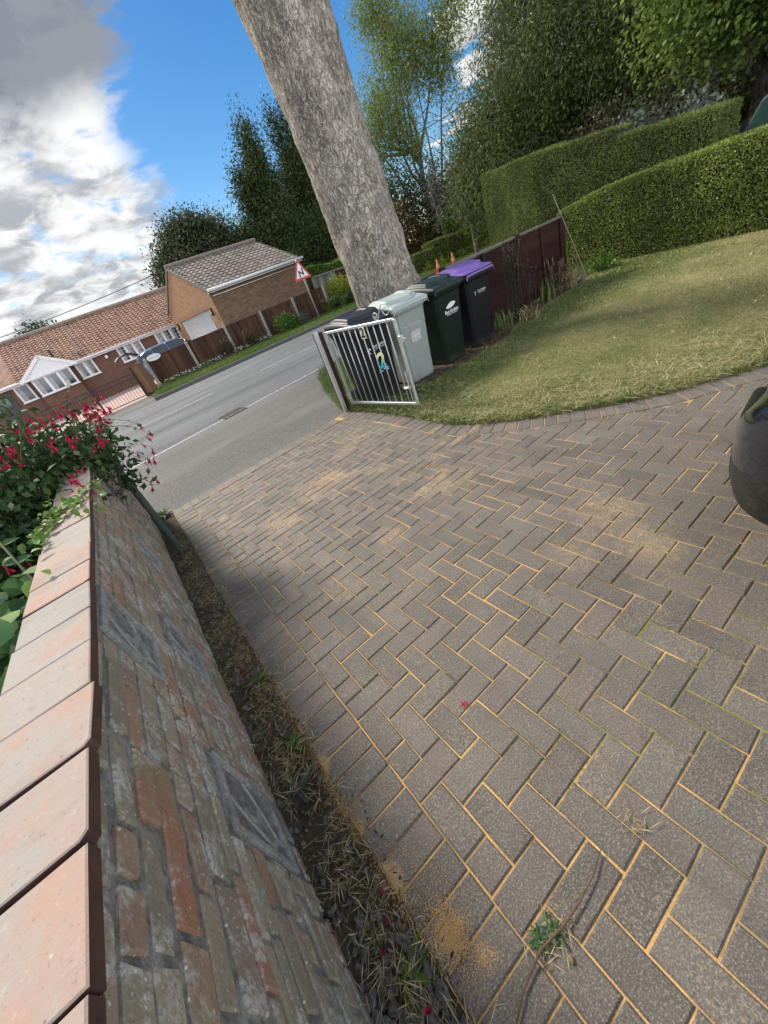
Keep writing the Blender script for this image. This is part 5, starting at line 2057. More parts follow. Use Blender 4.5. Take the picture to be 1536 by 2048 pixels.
tree('pale_tree', 'tall open light green tree right of the big trunk, sky showing through it', (23.6, 24.4, 0), 6.4, .24,
     [(-1.2, 1.0, 8.2, 2.2, 2.4, 2.6), (.3, .0, 10.8, 2.3, 2.4, 2.7), (1.4, -1.6, 9.6, 1.6, 1.8, 2.4), (-2.3, 2.2, 6.0, 1.3, 1.6, 2.0), (-.3, .8, 12.8, 1.6, 1.6, 1.6), (2.0, -2.6, 11.6, 1.3, 1.5, 2.0), (-2.6, 3.0, 8.2, .9, 1.1, 1.8), (-.4, 0, 6.6, 1.0, 1.0, 1.4)], 3000, 13, .15, .065, .34, L_LIGHT, PALEBARK, GR, limbs=16, shell=.35, lean=(.1, -.1))
tree('understory_tree', 'low russet tinged tree directly right of the big trunk', (19.2, 22.5, 0), 2.2, .14, [(0, 0, 2.2, 1.7, 1.6, 2.2), (1.2, -.4, 1.4, 1.5, 1.2, 1.5)], 560, 12, .15, .09, .24, L_AUT, group=GR, limbs=6)
tree('understory_tree', 'dark green small tree under the tall pale tree', (22.4, 22.6, 0), 3.0, .15, [(0, 0, 3.0, 2.1, 1.8, 2.7), (-1.5, 1.2, 4.4, 1.5, 1.4, 2.0), (1.5, -1.0, 2.4, 1.6, 1.4, 2.3)], 900, 12, .16, .09, .26, L_DARK, group=GR, limbs=6)
tree('understory_tree', 'yellow green sapling beside the bare stem, under the tall pale tree', (21.0, 19.9, 0), 1.9, .08, [(0, 0, 1.9, .8, .9, 1.1), (.3, -.6, 2.5, .6, .6, .8)], 230, 11, .15, .09, .2, L_LAUREL, group=GR, limbs=6)
tree('understory_tree', 'dark bushy tree low between the pale tree and the willow', (24.6, 20.6, 0), 3.0, .15, [(0, 0, 2.6, 2.0, 1.9, 2.6), (-.6, -1.6, 2.0, 1.6, 1.4, 2.0), (.4, 1.7, 3.0, 1.5, 1.5, 2.2)], 1700, 12, .15, .085, .26, L_DARK, group=GR, limbs=6)
tree('willow_tree', 'huge drooping willow like tree overhanging the tall conifer hedge', (19.5, 12.2, 0), 5.2, .38,
     [(-1.4, 1.6, 3.9, 2.5, 2.7, 2.9), (-.6, -1.0, 5.2, 2.8, 2.9, 2.6), (.8, 1.2, 7.4, 2.6, 2.7, 2.4), (1.0, -2.4, 7.6, 2.6, 2.6, 2.5), (-.8, 3.6, 3.2, 1.6, 1.6, 2.4), (-1.0, -3.4, 4.6, 1.7, 1.8, 1.9), (2.2, 1.2, 9.4, 1.9, 2.4, 1.6), (2.4, -2.0, 9.6, 2.0, 2.2, 1.7)], 9000, 15, .14, .044, .28, L_WILLOW, group=GR, droop=.22, limbs=18, shell=.5)
wt = [o for o in COL.objects if o.name.startswith('willow_tree')][0]
for k in range(40):       # loose whippy shoots over the front of the willow
    b = MB()
    a = random.uniform(-1, 1)
    p0 = Vector((random.uniform(-3.2, -1.6), a * 3.9, random.uniform(2.4, 8.2)))
    p1 = p0 + Vector((random.uniform(-1.1, -.2), random.uniform(-.6, 1.3), random.uniform(-.9, .5)))
    pm = (p0 + p1) / 2 + Vector((0, 0, .35))
    b.tube([p0, (p0 + pm) / 2 + Vector((0, 0, .08)), pm, (p1 + pm) / 2 + Vector((0, 0, .08)), p1], [.016, .014, .012, .009, .005], 4)
    b.build('shoot', PALEBARK, wt)
tree('maple_tree', 'sunlit broad leaved tree at the top right above the green tank', (16.6, 4.9, 0), 3.6, .26,
     [(-.4, .6, 4.4, 2.2, 2.4, 2.2), (.2, -1.6, 4.9, 2.3, 2.4, 2.3), (0, .2, 6.8, 2.4, 2.7, 2.2), (.2, -2.6, 7.0, 2.4, 2.5, 2.2), (-1.2, -2.9, 3.4, 1.5, 1.6, 1.2)], 6200, 13, .115, .085, .26, L_MAPLE, group=GR, limbs=12)
tree('dark_tree', 'dark tree behind the willow and the maple', (23.5, 8.4, 0), 5, .3, [(0, 0, 4.2, 3.2, 4.6, 4.2), (0, 2.6, 7.0, 2.4, 2.8, 2.6), (0, -3, 6.5, 2.6, 3.2, 3.2)], 3800, 13, .19, .11, .40, L_DARK, group=GR, limbs=6)
tree('dark_tree', 'dark tree closing the wood between the willow and the pale tree', (25.5, 18.0, 0), 5, .3, [(0, 0, 3.8, 2.8, 3.4, 3.8), (.4, 2.0, 4.2, 2.4, 2.4, 3.0)], 2200, 13, .18, .10, .36, L_CONIF, group=GR, limbs=6)
tree('bush', 'dark evergreen bush under the maple, right behind the tall conifer hedge end', (17.6, 8.6, 0), 2.0, .1, [(0, 0, 1.9, 1.3, 1.6, 1.9), (.4, -1.5, 1.5, 1.0, 1.2, 1.5), (.8, 1.6, 2.3, 1.4, 1.5, 2.0)], 900, 11, .15, .09, .24, L_DARK, limbs=6, cat='bush')
tree('bush', 'dark ragged bush in front of the pale outbuilding', (19.4, 5.6, 0), 1.6, .09, [(0, 0, 1.5, 1.0, 1.3, 1.3), (.2, 1.4, 1.7, .9, 1.0, 1.4)], 420, 11, .14, .08, .22, L_DARK, limbs=6, cat='bush', shell=.3)
tree('bush', 'purple brown bush in the shade behind the tall conifer hedge', (14.8, 7.7, 0), 1.6, .09, [(0, 0, 1.9, 1.0, 1.5, 1.4), (0, -1.6, 1.7, .9, 1.2, 1.3)], 420, 10, .11, .06, .2, L_PURP, limbs=6, cat='bush')
tree('bush', 'pale leaved bush peeping over the tall conifer hedge', (13.6, 6.5, 0), 1.5, .07, [(0, 0, 2.05, .5, .8, .35), (0, -1.3, 1.95, .4, .5, .3)], 110, 9, .12, .06, .14, L_GREY, limbs=6, cat='bush')
for (x, y, h, r_, lab) in ((-9.5, 45, 5.2, 2.6, 'dark tree behind the left end of the bungalow'), (-1.6, 47, 4.6, 1.9, 'small dark tree showing above the middle of the bungalow roof')):
    tree('distant_tree', lab, (x, y, 0), h * .6, .2, [(0, 0, h, r_, r_, 1.9), (r_ * .6, 0, h - .5, r_ * .7, r_ * .7, 1.5), (-r_ * .7, 0, h - .3, r_ * .7, r_ * .7, 1.4)], 420, 10, .26, .16, .36, L_DARK, group='trees behind the bungalow', limbs=5)

# bare stems in front of the willow
t = thing('bare_tree', 'thin leafless tree with pale tangled twigs left of the tall hedge', 'tree', (18.1, 16.0, 0))
b = MB()
limb(b, (0, 0, 0), (-.15, .25, 2.6), .10, .07, .06, 8, 8)
limb(b, (-.15, .25, 2.6), (-.1, -.25, 4.6), .07, .02, .08, 6, 6)
limb(b, (-.15, .25, 2.3), (-.3, .8, 4.1), .05, .015, .08, 6, 6)
b.build('trunk', PALEBARK, t, smooth=True)
b = MB()
for k in range(170):
    z = random.uniform(1.7, 4.1)
    a = random.uniform(0, 6.28)
    r_ = random.uniform(.3, 1.0)
    p0 = Vector((-.15, random.uniform(-.1, .7), z))
    p1 = p0 + Vector((math.cos(a) * r_, math.sin(a) * r_, random.uniform(-.45, .35)))
    limb(b, p0, p1, .014, .004, .2, 4, 4)
b.build('twigs', PALEBARK, t)
t = thing('bare_tree', 'second leafless stem with drooping dead twigs, nearer the big trunk', 'tree', (20.6, 20.4, 0))
b = MB()
limb(b, (0, 0, 0), (-.1, .2, 4.6), .09, .05, .05, 8, 8)
b.build('trunk', PALEBARK, t, smooth=True)
b = MB()
for k in range(190):
    z = random.uniform(2.0, 5.2)
    a = random.uniform(0, 6.28)
    r_ = random.uniform(.3, 1.2)
    p0 = Vector((-.05, .1, z))
    p1 = p0 + Vector((math.cos(a) * r_, math.sin(a) * r_, random.uniform(-.7, .2)))
    limb(b, p0, p1, .016, .005, .2, 4, 4)
b.build('twigs', PALEBARK, t)

# things beyond the right hedge
t = thing('oil_tank', 'green plastic oil tank showing above the right end of the privet hedge', 'tank', (14.6, 3.5, 0))
TANK = plain('green_tank_plastic', (.022, .062, .05), .45, var=.12, scale=4)
b = MB()
prof = [(-.95, .3), (.95, .3), (1.0, 1.35), (.8, 1.72), (.45, 1.83), (-.45, 1.83), (-.8, 1.72), (-1.0, 1.35)]
b.prism(prof, frame((.55, 0, 0), (0, 1, 0), (0, 0, 1)) @ Matrix.Translation((0, 0, -.55)), 1.1)
b.build('tank_body', TANK, t, bevel=.06, seg=3)
b = MB()
for k in (-.55, 0, .55):
    b.box((-.02, k, 1.0), (.06, .07, 1.2))
b.build('rib', TANK, t, bevel=.02)
b = MB()
b.tube([(.55, 0, 1.8), (.55, 0, 1.9)], .16, 14)
b.build('cap', IRON, t)
b = MB()
b.box((.55, 0, .15), (1.3, 2.2, .3))
b.build('plinth', CONC, t)
t = thing('pale_outbuilding', 'cream rendered outbuilding glimpsed through leaves at the top right', 'building', (22.0, 7.0, 0), R(-8))
b = MB()
b.box((0, 0, 1.3), (3, 7, 2.6))
b.build('wall', plain('cream_render', (.55, .5, .42), .9, var=.12, scale=3), t)
b = MB()
b.prism([(-1.8, 2.6), (1.8, 2.6), (0, 3.7)], frame((0, 3.7, 0), (1, 0, 0), (0, 0, 1)), 7.4)
b.build('roof', TILE_G, t)
b = MB()
b.box((-1.52, .5, 1.4), (.06, 1.2, 1.0))
b.build('window', GLASS, t)

# cones
ORANGE = plain('cone_orange', (.62, .13, .03), .5, var=.12)
def make_cone(label, x, y):
    t = thing('traffic_cone', label, 'traffic cone', (x, y, -.016), 0, 'traffic cones')
    b = MB()
    b.box((0, 0, .02), (.36, .36, .04))
    b.build('base', ORANGE, t, bevel=.02)
    b = MB()
    b.tube([(0, 0, .04), (0, 0, .27), (0, 0, .42), (0, 0, .62)], [.14, .095, .065, .025], 18)
    b.build('cone', ORANGE, t, smooth=True)
    b = MB()
    b.tube([(0, 0, .28), (0, 0, .40)], [.096, .072], 18, False)
    b.build('sleeve', plain('faded_sleeve', (.6, .3, .2), .5), t, smooth=True)
make_cone('orange traffic cone on the far kerb, nearer the big trunk', 15.7, 16.45)
make_cone('orange traffic cone on the far kerb, nearer the purple lidded bin', 16.8, 16.45)

# overhead cable
A, B_ = Vector((-1.65, 51.0, 6.5)), Vector((16.5, 39.0, 6.5))
b = MB()
dv = B_ - A
def cable_pt(t):
    return A + dv * t + Vector((0, 0, .9 * ((t - .3) ** 2) - .05))
b.tube([cable_pt(-1.5 + 3.5 * k / 24) for k in range(25)], .03, 5)
tag(b.build('overhead_cable', IRON), 'thin dark overhead cable crossing the cloudy sky above the bungalow', 'cable')

# drain in the road
t = thing('road_drain', 'rusty iron drain grate in the road edge by the white line', 'drain', (1.74, 8.52, -.0105), R(6))
b = MB()
for (x, y, sx_, sy_) in ((0, .19, .52, .035), (0, -.19, .52, .035), (-.245, 0, .035, .345), (.245, 0, .035, .345)):
    b.box((x, y, .003), (sx_, sy_, .012))
for k in range(9):
    b.box((-.2 + k * .05, 0, .001), (.022, .345, .012))
b.build('grate', plain('rusty_iron', (.07, .06, .045), .85, var=.5, scale=30, bump=.004), t)
b = MB()
b.box((0, 0, -.003), (.5, .36, .004))
b.build('pit', IRON, t)


# ------------------------------------------------------------------ grass
def blades(P, hgt, wid, lean=.8, flat=0.0):
    n = len(P)
    az = RNG.random(n) * 2 * np.pi
    side = np.stack([np.cos(az), np.sin(az), np.zeros(n)], 1)
    bend = rand_dirs(n)
    bend[:, 2] = 0
    ln = lean * RNG.random(n)
    tip = P + np.stack([bend[:, 0] * ln * hgt, bend[:, 1] * ln * hgt, hgt * (1 - .5 * np.minimum(1, ln)) * (1 - flat)], 1)
    w = (wid * .5)[:, None]
    return np.stack([P - side * w, P + side * w, tip + side * w * .25, tip - side * w * .25], 1)


def poly_mask(P, poly):
    poly = np.asarray(poly)
    inside = np.zeros(len(P), bool)
    j = len(poly) - 1
    for i in range(len(poly)):
        xi, yi, xj, yj = *poly[i], *poly[j]
        c = ((yi > P[:, 1]) != (yj > P[:, 1])) & (P[:, 0] < (xj - xi) * (P[:, 1] - yi) / (yj - yi + 1e-12) + xi)
        inside ^= c
        j = i
    return inside


def sample(n, x0, x1, y0, y1, poly, pw=1.3, d0=3.0):
    P = np.stack([x0 + (x1 - x0) * RNG.random(n), y0 + (y1 - y0) * RNG.random(n)], 1)
    P = P[poly_mask(P, poly)]
    dd = np.hypot(P[:, 0], P[:, 1])
    return P[RNG.random(len(P)) < np.minimum(1, (d0 / dd) ** pw)]


LP = [(x - .01, y) for x, y in EC] + [(9.4, 0), (9.4, 4.9), (8.6, 4.85), (7.8, 4.62), (6.8, 4.58), (5.6, 4.4), (5.2, 4.2), (3.3, 4.3), (2.62, 4.95)]
P = sample(420000, 2.4, 9.5, 0, 5, LP, 1.35, 3.1)
# distance to the paved edge, vectorised
def edge_d(P):
    best = np.full(len(P), 9.0)
    for k in range(0, len(EC) - 1):
        a, c = ECA[k], ECA[k + 1]
        t = np.clip(((P - a) * (c - a)).sum(1) / ((c - a) ** 2).sum(), 0, 1)
        best = np.minimum(best, np.linalg.norm(P - (a + (c - a) * t[:, None]), axis=1))
    return best


ed = edge_d(P)
dist = np.hypot(P[:, 0], P[:, 1])
nz = fnoise(np.c_[P, np.zeros(len(P))], 1.1, 2.0) * .5 + fnoise(np.c_[P, np.zeros(len(P))], 3.7, 5.0) * .3
green = np.exp(-((4.35 - .02 * P[:, 0] - P[:, 1]) / .85) ** 2) * .55 + .30 * np.exp(-(P[:, 0] - 2.5) / .55) + .10 * np.exp(-ed / .2)
dry = np.clip(.70 + .42 * nz - 1.15 * green + RNG.normal(size=len(P)) * .14, 0, 1)
tuft = np.clip(1.25 * np.exp(-ed / .16) * (.5 + .9 * (fnoise(np.c_[P, np.zeros(len(P))], 7.0, 9.0) > .05)) + 1.0 * np.exp(-np.hypot(P[:, 0] - 3.0, P[:, 1] - 4.2) / .35), 0, 2.0)
h = (.012 + .018 * RNG.random(len(P))) * (1 + 1.6 * tuft)
w = .0042 * np.maximum(1, dist / 3.4) * (.8 + .5 * RNG.random(len(P)))
Q1 = blades(np.c_[P, np.full(len(P), .010)], h, w, 1.4)
tag(quad_mesh('lawn_grass', Q1, GRASS, None, dry), kind='stuff')
# long cut blades lying on the lawn edge
P = sample(60000, 2.45, 7, 0.1, 5, LP, .6, 4)
ed = edge_d(P)
P = P[(ed < .85) & (RNG.random(len(P)) < np.exp(-ed / .35) + .12)]
n = len(P)
a = RNG.random(n) * 6.28
Lb = .04 + .12 * RNG.random(n)
D = np.stack([np.cos(a), np.sin(a), (.55 * RNG.random(n) ** 2 - .05)], 1)
Q = leaf_quads(np.c_[P, .02 + .03 * RNG.random(n)], D, np.tile([0, 0, 1.0], (n, 1)), Lb, .004 + .003 * RNG.random(n))
tag(quad_mesh('cut_grass', Q, GRASS, None, np.clip(.50 + .5 * RNG.random(n), 0, 1)), kind='stuff')
# ragged tufts growing over the paving edge
TP, TH = [], []
for k in range(230):
    s_0 = random.random() ** .8 * (cum[-1] - 2.2)
    p0, n0 = along(s_0)
    q = p0 - n0 * abs(random.gauss(.02, .09))
    m_ = random.randint(14, 34)
    TP.append(q + RNG.normal(0, .022, (m_, 2)))
    TH.append(random.uniform(.03, .075) * (.7 + .6 * RNG.random(m_)))
TP, TH = np.concatenate(TP), np.concatenate(TH)
n = len(TP)
tag(quad_mesh('edge_tufts', blades(np.c_[TP, np.full(n, .008)], TH, .0045 + .003 * RNG.random(n), 1.7), GRASS, None, np.clip(.42 + .2 * RNG.normal(size=n) + .25 * fnoise(np.c_[TP, np.zeros(n)], 3.0, 1.0), 0, 1)), kind='stuff')
# verge round the gate post, trunk and across the road
NV = [(2.5, 4.6), (3.0, 4.9), (60, 5.0), (60, 9.9), (5.3, 8.62), (4.0, 8.3), (3.45, 7.5), (2.85, 6.0), (2.55, 5.2)]
P = sample(90000, 2.3, 12, 4.5, 9.5, [(2.45, 4.6), (3.0, 4.9), (60, 5.0), (60, 9.9), (5.3, 8.68), (3.9, 8.38), (3.36, 7.5), (2.74, 6.0), (2.45, 5.2)], .8, 5)
n = len(P)
h = (.06 + .11 * RNG.random(n)) * (1 + .5 * fnoise(np.c_[P, np.zeros(n)], 2, 3))
Q = blades(np.c_[P, np.full(n, .015)], h, .006 + .004 * RNG.random(n), 1.0)
d2 = np.abs(P[:, 0] - 2.8) + np.abs(P[:, 1] - 5.3)
tag(quad_mesh('verge_grass', Q, GRASS, None, np.clip(.26 + .16 * RNG.normal(size=n) + .4 * np.exp(-d2 / .7), 0, 1)), kind='stuff')
FV = [(1.5, 16.78), (40, 16.78), (40, 19.9), (1.9, 19.9), (1.4, 18.2)]
P = sample(90000, 1.3, 30, 16.7, 20, FV, .8, 16)
n = len(P)
Q = blades(np.c_[P, np.full(n, .08)], .05 + .09 * RNG.random(n), .016 + .01 * RNG.random(n), 1.0)
tag(quad_mesh('far_verge_grass', Q, GRASS, None, np.clip(.34 + .13 * RNG.normal(size=n) + .1 * fnoise(np.c_[P, np.zeros(n)], .8, 2), 0, 1)), kind='stuff')

# ------------------------------------------------------------------ fuchsia over the wall end
t = thing('fuchsia_bush', 'bushy fuchsia with crimson drop flowers sprawling over the far end of the wall', 'bush', (-.75, 3.4, .3))
Bx, By, Bz = -.75, 3.4, .3
def rel(p):
    return Vector((p[0] - Bx, p[1] - By, p[2] - Bz))
bl = [(-.72, 3.2, 1.14, .40, .55, .30), (-1.05, 3.0, 1.05, .45, .5, .42), (-.42, 3.6, 1.22, .30, .45, .22), (-.26, 3.7, 1.13, .13, .30, .24), (-.75, 3.9, 1.15, .5, .6, .38), (-.25, 3.5, .92, .09, .20, .24), (-1.3, 3.6, .95, .6, .7, .5), (-.75, 2.75, .85, .28, .45, .35), (-.62, 3.3, 1.42, .20, .3, .12)]
bl = [(x - Bx, y - By, z - Bz, a, b_, c) for x, y, z, a, b_, c in bl]
Q, r = crown_quads(bl, 1250, 9, .056, .030, .06, zmin=0, shell=.35)
quad_mesh('leaves', Q, L_FUCH, t, r)
b = MB()
for k in range(70):
    q = random.choice(bl)
    e = (q[0] + random.uniform(-.8, .8) * q[3], q[1] + random.uniform(-.8, .8) * q[4], q[2] + random.uniform(0, .9) * q[5])
    limb(b, (random.uniform(-.3, .1), random.uniform(-.3, .4), 0), e, .006, .002, .12, 5, 4)
# arching sprays reaching over the road side
TIPS = []
for p0, p1, p2 in (((-.30, 3.5, 1.2), (-.12, 3.35, 1.40), (.045, 3.2, 1.23)), ((-.25, 3.5, 1.25), (-.02, 3.3, 1.30), (.07, 3.2, 1.14)), ((-.28, 3.6, 1.15), (-.12, 3.4, 1.14), (-.04, 3.25, .98)), ((-.3, 3.6, 1.0), (-.18, 3.5, .92), (-.12, 3.4, .78)),
                   ((-.3, 3.3, 1.3), (-.2, 3.2, 1.55), (-.14, 3.15, 1.60))):
    pts = []
    for k in range(9):
        u = k / 8
        q = rel(p0) * (1 - u) ** 2 + rel(p1) * 2 * u * (1 - u) + rel(p2) * u * u
        pts.append(q)
    b.tube(pts, [.004 - .0025 * k / 8 for k in range(9)], 5)
    TIPS.append(pts)
b.build('stem', TWIG, t)
PP, DD, NN, LL = [], [], [], []
for pts in TIPS:
    for q in pts[2:]:
        for sg in (-1, 1):
            PP.append(q)
            DD.append((random.uniform(-.3, .5), sg * random.uniform(.5, 1), random.uniform(-.5, .3)))
            NN.append((random.uniform(-.2, .2), 0, 1))
            LL.append(random.uniform(.02, .055))
quad_mesh('spray_leaves', leaf_quads(np.array([tuple(q) for q in PP]), np.array(DD), np.array(NN), np.array(LL), np.array(LL) * .55), L_FUCH, t)


def flower_geom(b, p, s, tilt):
    """one hanging fuchsia flower: tube, four flared sepals, inner skirt"""
    ax = Vector((tilt[0], tilt[1], -1)).normalized()
    u = ax.orthogonal().normalized()
    v = ax.cross(u)
    b.rv = random.uniform(.35, .9)
    b.tube([p, p + ax * s * .9], [s * .10, s * .17], 5)
    c = p + ax * s * .9
    for k in range(4):
        a = math.pi / 2 * k + .3
        o = u * math.cos(a) + v * math.sin(a)
        w = u * -math.sin(a) + v * math.cos(a)
        b.rv = random.uniform(.4, 1)
        b.add([c, c + o * s * .34 + w * s * .26 + ax * s * .35, c + o * s * .62 + ax * s * .95, c + o * s * .34 - w * s * .26 + ax * s * .35], [(0, 1, 2, 3)])
    b.rv = random.uniform(.0, .3)
    b.tube([c, c + ax * s * .55], [s * .2, s * .3], 6)
    b.rv = .8
    for k in range(3):
        b.tube([c + ax * s * .4, c + ax * s * 1.35 + u * s * random.uniform(-.12, .12) + v * s * random.uniform(-.12, .12)], s * .025, 3)


SPOTS = [(-.47, 3.15, 1.485, 5), (-.62, 3.05, 1.36, 9), (-.36, 3.2, 1.435, 3), (-.42, 3.05, 1.36, 4), (-.27, 3.2, 1.47, 3), (-.19, 3.2, 1.46, 4), (-.15, 3.2, 1.40, 10), (-.09, 3.2, 1.385, 5), (-.055, 3.2, 1.46, 3), (.045, 3.2, 1.22, 1), (.075, 3.2, 1.13, 2),
         (-.26, 3.25, 1.22, 4), (-.33, 3.2, 1.30, 4), (-.44, 2.8, 1.12, 5), (-.42, 2.8, 1.05, 5), (-.40, 2.75, 1.18, 2), (-.05, 3.25, 1.04, 3), (-.03, 3.25, .97, 2), (-.12, 3.4, .76, 2), (-.20, 3.2, 1.25, 3), (-.75, 2.9, 1.32, 5), (-.55, 3.0, 1.45, 3), (-.95, 2.6, 1.0, 4), (-.82, 2.45, .9, 4), (-.6, 2.4, .86, 3), (-.70, 2.3, 1.0, 2), (-.36, 3.2, 1.22, 3), (-.5, 3.1, 1.22, 3), (-.85, 2.8, 1.15, 4)]
variants = []
for k in range(7):
    b = MB()
    flower_geom(b, Vector((0, 0, 0)), .023 + .0016 * k, (random.gauss(.1, .25), random.gauss(0, .25)))
    variants.append(b)
fcount = 0
meshes = []
for (x, y, z, n) in SPOTS:
    for k in range(n):
        if fcount >= 100:
            break
        p_ = rel((x + random.gauss(0, .030), y + random.gauss(0, .045), z + random.gauss(0, .030) + .012))
        if fcount < 7:
            o = variants[fcount].build('flower', PETAL, t)
            meshes.append(o.data)
        else:
            o = link(bpy.data.objects.new('flower', random.choice(meshes)), t)
        o.location = p_
        o.rotation_euler = (random.gauss(0, .2), random.gauss(0, .2), random.uniform(0, 6.28))
        fcount += 1

# tall pale shoot with rounded leaves
t = thing('leafy_shoot', 'tall pale stem with paired grey green leaves rising in front of the fuchsia', 'plant', (-.64, 1.95, .35))
b = MB()
stem = [Vector((-.02, 0, 0)), Vector((-.04, .1, .35)), Vector((-.09, .3, .62)), Vector((-.16, .62, .86)), Vector((-.22, .95, 1.06)), Vector((-.25, 1.25, 1.2))]
b.tube(stem, [.007, .0065, .006, .005, .004, .002], 6)
b.build('stem', plain('green_stem', (.20, .19, .10), .6), t, smooth=True)


def broad(P, D, N, L, m, name, par, wr=.75):
    """broad leaves: two quads folded along the midrib plus a pointed tip"""
    P, D, N = np.asarray(P, float), unit(np.asarray(D, float)), np.asarray(N, float)
    L = np.asarray(L, float)[:, None]
    S = unit(np.cross(D, N))
    N2 = np.cross(S, D)
    Wd = L * wr * .5
    out = []
    rows = [(0, .04), (.22, .85), (.5, 1.0), (.78, .6), (1.0, .0)]
    for (t0, w0), (t1, w1) in zip(rows[:-1], rows[1:]):
        for sg in (1, -1):
            c0 = P + D * L * t0 - N2 * L * .22 * t0 ** 2
            c1 = P + D * L * t1 - N2 * L * .22 * t1 ** 2
            a = c0 + S * sg * Wd * w0 + N2 * Wd * w0 * .35
            d_ = c1 + S * sg * Wd * max(w1, .02) + N2 * Wd * w1 * .35
            out.append(np.stack([c0, c1, d_, a] if sg > 0 else [c0, a, d_, c1], 1))
    n = len(P)
    r = RNG.random(n)
    V = np.concatenate(out)
    return quad_mesh(name, V, m, par, np.tile(r, len(out)))


PP, DD, NN, LL = [], [], [], []
for k in range(12):
    u = .25 + .75 * k / 12
    i = min(int(u * 5), 4)
    q = stem[i].lerp(stem[i + 1], u * 5 - i)
    for sg in (-1, 1):
        PP.append(tuple(q))
        DD.append((sg * .8 + random.gauss(0, .2), random.gauss(-.2, .3), random.uniform(-.1, .4)))
        NN.append((random.gauss(0, .2), -.5, .8))
        LL.append(random.uniform(.05, .085))
broad(PP, DD, NN, LL, L_BIG, 'leaves', t, .6)
# ivy and broad leaves against the back of the wall
t = thing('ivy_plant', 'trailing ivy creeping over the coping tiles below the fuchsia', 'plant', (-.60, 2.1, .35))
PP, DD, NN, LL = [], [], [], []
for k in range(260):
    y = random.gauss(.12, .33)
    if k < 120:
        x, z = random.gauss(.02, .04), random.uniform(.45, .80)
    else:
        y = random.uniform(-.1, .5)
        s = random.random()
        x, z = .03 + .28 * s ** 1.6, .765 + .02 * random.random()
        y = .02 + .50 * s + random.gauss(0, .05) if random.random() < .75 else y
    PP.append((x, y, z))
    DD.append((random.gauss(.3, .6), random.gauss(0, .6), random.gauss(-.1, .4)))
    NN.append((random.gauss(.1, .3), random.gauss(-.2, .3), 1))
    LL.append(random.uniform(.02, .042))
broad(PP, DD, NN, LL, L_LAUREL, 'leaves', t, .85)
b = MB()
for k in range(9):
    s = random.uniform(.5, 1)
    b.tube([(0, random.uniform(-.1, .2), .6), (.04, .05 + .2 * k / 9, .77), (.05 + .25 * s * .5, .3 * s + .05, .765), (.05 + .27 * s, .5 * s + .05, .763)], .0022, 4)
b.build('stem', TWIG, t)
t = thing('mallow_plant', 'dark broad lobed leaves crowding the back of the wall', 'plant', (-.78, 1.6, .35))
PP, DD, NN, LL = [], [], [], []
for k in range(150):
    PP.append((random.gauss(-.02, .11), random.gauss(.05, .34), random.uniform(.25, .74)))
    DD.append((random.gauss(.1, .6), random.gauss(-.3, .6), random.gauss(0, .35)))
    NN.append((random.gauss(.2, .35), random.gauss(-.35, .35), .9))
    LL.append(random.uniform(.06, .12))
PP = [(min(p_[0], .17), p_[1], p_[2]) for p_ in PP]
broad(PP, DD, NN, LL, L_BIG, 'leaves', t, .95)
t = thing('strap_leaf_plant', 'clump of long arching strap leaves at the near left behind the wall', 'plant', (-.80, 1.15, .35))
Qs = []
for k in range(90):
    a = random.uniform(0, 6.28)
    L = random.uniform(.4, .85)
    p = np.array([random.gauss(0, .05), random.gauss(0, .12), 0.0])
    dirv = np.array([math.cos(a) * .5 + .05, math.sin(a) * .6, 0])
    n = 8
    pts = [p + dirv * L * (i / n) ** 1.2 + np.array([0, 0, L * (1.15 * (i / n) - .75 * (i / n) ** 2.2)]) for i in range(n + 1)]
    sd = np.array([-dirv[1], dirv[0], 0.0])
    sd = sd / (np.linalg.norm(sd) + 1e-6)
    for i in range(n):
        w0, w1 = .010 * (1 - (i / n) ** 2.5) + .001, .010 * (1 - ((i + 1) / n) ** 2.5) + .001
        Qs.append([pts[i] - sd * w0, pts[i] + sd * w0, pts[i + 1] + sd * w1, pts[i + 1] - sd * w1])
V = np.array(Qs)
V[:, :, 0] = np.minimum(V[:, :, 0], .19)
quad_mesh('leaves', V, L_STRAP, t, np.repeat(RNG.random(90), 8))
t = thing('garden_shrub', 'dark leafy shrub mass low in the garden at the left edge', 'bush', (-1.45, 2.2, .35))
Q, r = crown_quads([(0, 0, .35, .5, .9, .4), (.3, -1.0, .3, .35, .7, .35), (-.3, 1.2, .4, .7, .8, .45)], 420, 9, .07, .04, .08, zmin=0)
quad_mesh('leaves', Q, L_FUCH, t, r)


# ------------------------------------------------------------------ planting along the far fence
def bush(label, x, y, blobs, ncl, m, L, Wd, cr, z=.08, grp='shrubs along the far fence', **k):
    t = thing('shrub', label, 'shrub', (x, y, z), 0, grp)
    Q, r = crown_quads(blobs, ncl, 9, L, Wd, cr, zmin=0, **k)
    quad_mesh('leaves', Q, m, t, r)
    b = MB()
    for i in range(9):
        q = random.choice(blobs)
        limb(b, (random.gauss(0, .04), random.gauss(0, .04), 0), (q[0] + random.gauss(0, .4) * q[3], q[1] + random.gauss(0, .4) * q[4], q[2] + random.uniform(0, .8) * q[5]), .014, .005, .1, 4, 4)
    b.build('stems', TWIG, t)
    return t


